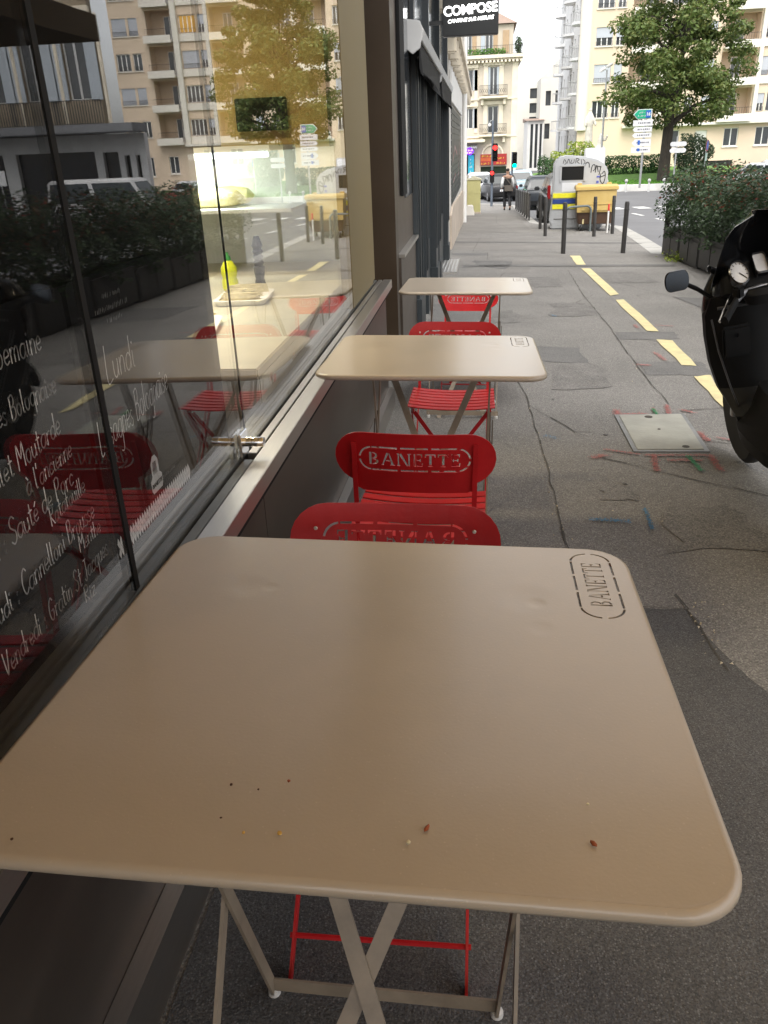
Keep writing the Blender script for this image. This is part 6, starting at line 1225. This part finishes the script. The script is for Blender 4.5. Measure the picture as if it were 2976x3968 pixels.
part('lettering', myl, rs, lambda b: [squiggle(b, lambda u, z: (u, Y2-.249, z), u0, u1, z0, h, .035) for u0, u1, z0, h in ((.05, .95, -.03, .2), (1.35, 2.3, -.25, .2), (.0, .8, -.7, .2), (1.5, 2.3, -.68, .2))], fix=False)
bs_ = thing('neon_sign', 'violet blue neon shop sign at the left of the ornate building', 'sign', (0, 0, 0))
part('panel', glow('violet neon', (.16, .03, 1.), 1.1), bs_, lambda b: b.prism([(-1.18+.42*math.cos(a)*(1+.08*math.cos(5*a)), .58+.34*math.sin(a)*(1+.08*math.cos(5*a))) for a in [2*math.pi*i/24 for i in range(24)]], lambda a, c: (a, Y2-1.25, c), lambda a, c: (a, Y2-1.2, c)))
part('lettering', glow('neon letters', (.7, .6, 1.), 1.5), bs_, lambda b: (squiggle(b, lambda u, z: (u, Y2-1.256, z), -1.45, -.9, .58, .18, .03), squiggle(b, lambda u, z: (u, Y2-1.256, z), -1.42, -.95, .38, .14, .03)), fix=False)
vs_ = thing('banner_sign', 'tall turquoise vertical banner with white letters below the neon sign', 'sign', (0, 0, 0))
part('panel', mat('turquoise banner', (.02, .33, .45), .5), vs_, lambda b: b.box(-1.28, -.72, Y2-.6, Y2-.5, -1.6, .22)); part('lettering', M['signw'], vs_, lambda b: [squiggle(b, lambda u, z: (u, Y2-.606, z), -1.12, -1.0, -1.35+k*.36, .26, .05) for k in range(4)], fix=False)
# ---------------------------------------------------------------- far end of the street
def block(name, label, x0, x1, y0, y1, z1, m, wins, roof=None, z0=-3.):
    t = thing(name, label, 'building'); f = lambda u, d, z: (u, y0+d, z)
    part('wall', m, t, lambda b: (wall_cells(b, x0, x1, z0, z1, wins, f, .35), b.box(x0, x0+.3, y0+.36, y1, z0, z1), b.box(x0+.31, x1, y0+.8, y1, z0, z1-.02)))
    for h in wins: part('window', M['pane'], t, lambda b: fbox(b, f, h[0], h[1], .22, .26, h[2], h[3]))
    if roof: part('roof', M['tile'], t, lambda b: b.add([(x0-.2, y0-.3, z1+.01), (x1+.2, y0-.3, z1+.01), (x1+.2, y1, z1+roof), (x0-.2, y1, z1+roof), (x0-.2, y1, z1+.01), (x1+.2, y1, z1+.01)], [(0, 1, 2, 3), (0, 3, 4), (1, 5, 2), (3, 2, 5, 4), (0, 4, 5, 1)]))
    return t
block('modern_block', 'plain white modern block far down the street with stacked dark windows', 4.6, 8.3, 132, 150, 8.6, M['b3'], [(6.9, 8.0, 6.9, 8.2), (6.9, 8.0, 5.0, 6.3), (6.9, 8.0, 3.3, 4.5)])
block('colonnade_house', 'low white house with tall grey shutters and tiled roof down the street', 6.0, 8.1, 118, 128, 3.7, M['white'], [(6.4, 6.75, -2, 3.3), (7.0, 7.35, -2, 3.3), (7.6, 7.9, -2, 3.3)], .5)
gh = block('gabled_house', 'tall cream house with a sloping roof beside the apartment flank', 7.9, 12, 124, 140, 9.0, M['b3'], [(8.6, 9.3, 5.6, 7.4), (8.6, 9.3, 1.5, 3.4), (9.9, 10.6, 5.6, 7.4)])
part('gable', M['b3'], gh, lambda b: b.prism([(7.9, 9.01), (12, 9.01), (12, 11.8), (10.2, 11.2)], lambda a, c: (a, 124, c), lambda a, c: (a, 140, c))); part('chimney', M['b3'], gh, lambda b: b.box(9.1, 9.6, 126, 127, 9.5, 11.6))
# ---------------------------------------------------------------- old stone house across the street, seen in the shop window
Y3 = 36.; F3 = lambda u, d, z: (u, Y3+d, z)
oh = thing('stone_house', 'shade-darkened old stone house with long louvred shutters, seen in the shop window', 'building')
HO = []
for k in range(3):
    for a in (15.0, 16.9, 18.8, 20.7, 22.6): HO.append((a, a+.95, 3.5+k*3.6, 5.9+k*3.6))
HG = [(15.3, 18.9, -1.7, 1.55), (19.5, 22.8, -1.7, 1.55), (14.25, 14.95, -1.7, 1.5), (13.75, 14.0, -1.2, 1.35), (13.3, 13.5, -1.2, 1.35)]
part('wall', M['old'], oh, lambda b: (wall_cells(b, 14.6, 24.5, 2.35, 14.5, HO, F3, .4), b.prism([(14.6, Y3+.41), (24.5, Y3+.41), (24.5, 46), (19.6, 46)], lambda a, c: (a, c, 2.3), lambda a, c: (a, c, 14.45)), b.prism([(13.02, Y3+.41), (24.5, Y3+.41), (24.5, 46), (18, 46)], lambda a, c: (a, c, -1.95), lambda a, c: (a, c, 2.18))))
part('ground_floor', M['greyw'], oh, lambda b: wall_cells(b, 13.0, 24.5, -1.95, 2.2, HG, F3, .4))
for h in HO:
    w = win(F3, oh, *h, rec=.2, m=M['greyw'])
    for u0, u1 in ((h[0]-.5, h[0]-.02), (h[1]+.02, h[1]+.5)): part('shutter', M['shut_b'], w, lambda b: fbox(b, F3, u0, u1, -.06, -.004, h[2], h[3]))
for h in HG: part('shop_window', M['window_dark'], oh, lambda b: fbox(b, F3, h[0], h[1], .25, .3, h[2], h[3]))
part('canopy', mat('grey canopy', (.16, .165, .175), .7), oh, lambda b: fbox(b, F3, 12.8, 24.5, -1.6, -.002, 2.22, 2.55), bev=.03)
part('cornice', M['b2l'], oh, lambda b: (fbox(b, F3, 14.4, 24.5, -.45, -.003, 13.9, 14.4), fbox(b, F3, 14.5, 24.5, -.2, -.003, 6.6, 6.85), [fbox(b, F3, a-.75, a-.6, -.1, -.004, 2.6, 6.6) for a in (15.0, 16.9, 18.8, 20.7, 22.6)]), bev=.03)
for a in (15.0, 16.9, 18.8, 20.7, 22.6): part('balcony_railing', M['iron'], oh, lambda b: bars(b, F3, a-.55, a+1.5, -.5, 2.6, 3.5, 18, .015))
put(text_mesh('BOULANGERIE', .4, .004), M['signb'], oh, frame((17.2, Y3-.003, 1.72), (-1, 0, 0), (0, 0, 1)) if 0 else frame((17.2, Y3-.004, 1.72), (1, 0, 0), (0, 0, 1))) if 0 else None
t = thing('parking_sign', 'small square sign on a grey post in front of the old stone house', 'road sign', (17.2, 31.5, gz(6, 31)))
part('pole', M['pole'], t, lambda b: b.lathe([(.03, -.1), (.03, 2.2)], n=8)); part('plate', M['signw'], t, lambda b: b.box(-.25, .25, -.05, -.03, 1.75, 2.3), bev=.02)
# parasol over the neighbouring terrace: only its reflection is in the picture
t = thing('terrace_parasol', 'brown square terrace parasol across the hedge, seen in the shop window', 'parasol', (5.93, 8.4, 0))
mpc = mat('brown parasol canvas', (.09, .062, .035), .85)
part('canopy', mpc, t, lambda b: b.add([(-2.8, -4.8, 2.72), (2.8, -4.8, 2.72), (2.8, 1.6, 2.72), (-2.8, 1.6, 2.72), (0, -1.6, 3.7), (-2.78, -4.78, 2.70), (2.78, -4.78, 2.70), (2.78, 1.58, 2.70), (-2.78, 1.58, 2.70), (0, -1.6, 3.67)], [(0, 1, 4), (1, 2, 4), (2, 3, 4), (3, 0, 4), (5, 9, 6), (6, 9, 7), (7, 9, 8), (8, 9, 5), (0, 5, 6, 1), (1, 6, 7, 2), (2, 7, 8, 3), (3, 8, 5, 0)]))
part('valance', mpc, t, lambda b: (b.box(-2.81, -2.79, -4.8, 1.6, 2.46, 2.715), b.box(-2.79, 2.79, 1.59, 1.61, 2.46, 2.715)))
part('pole', M['bollard'], t, lambda b: b.lathe([(.05, gz(5.9, 9)-RD), (.05, 3.65)], (0, -1.6, 0), 12)); part('rib', M['bollard'], t, lambda b: [b.tube([(0, -1.6, 3.6), (x, y, 2.69)], .018, 6) for x, y in ((-2.7, -4.7), (2.7, -4.7), (2.7, 1.5), (-2.7, 1.5), (-2.7, -1.6), (2.7, -1.6), (0, -4.7), (0, 1.5))]); part('base', M['kerb'], t, lambda b: b.box(-.4, .4, -2.0, -1.2, gz(5.9, 9)-RD, gz(5.9, 9)-RD+.1))
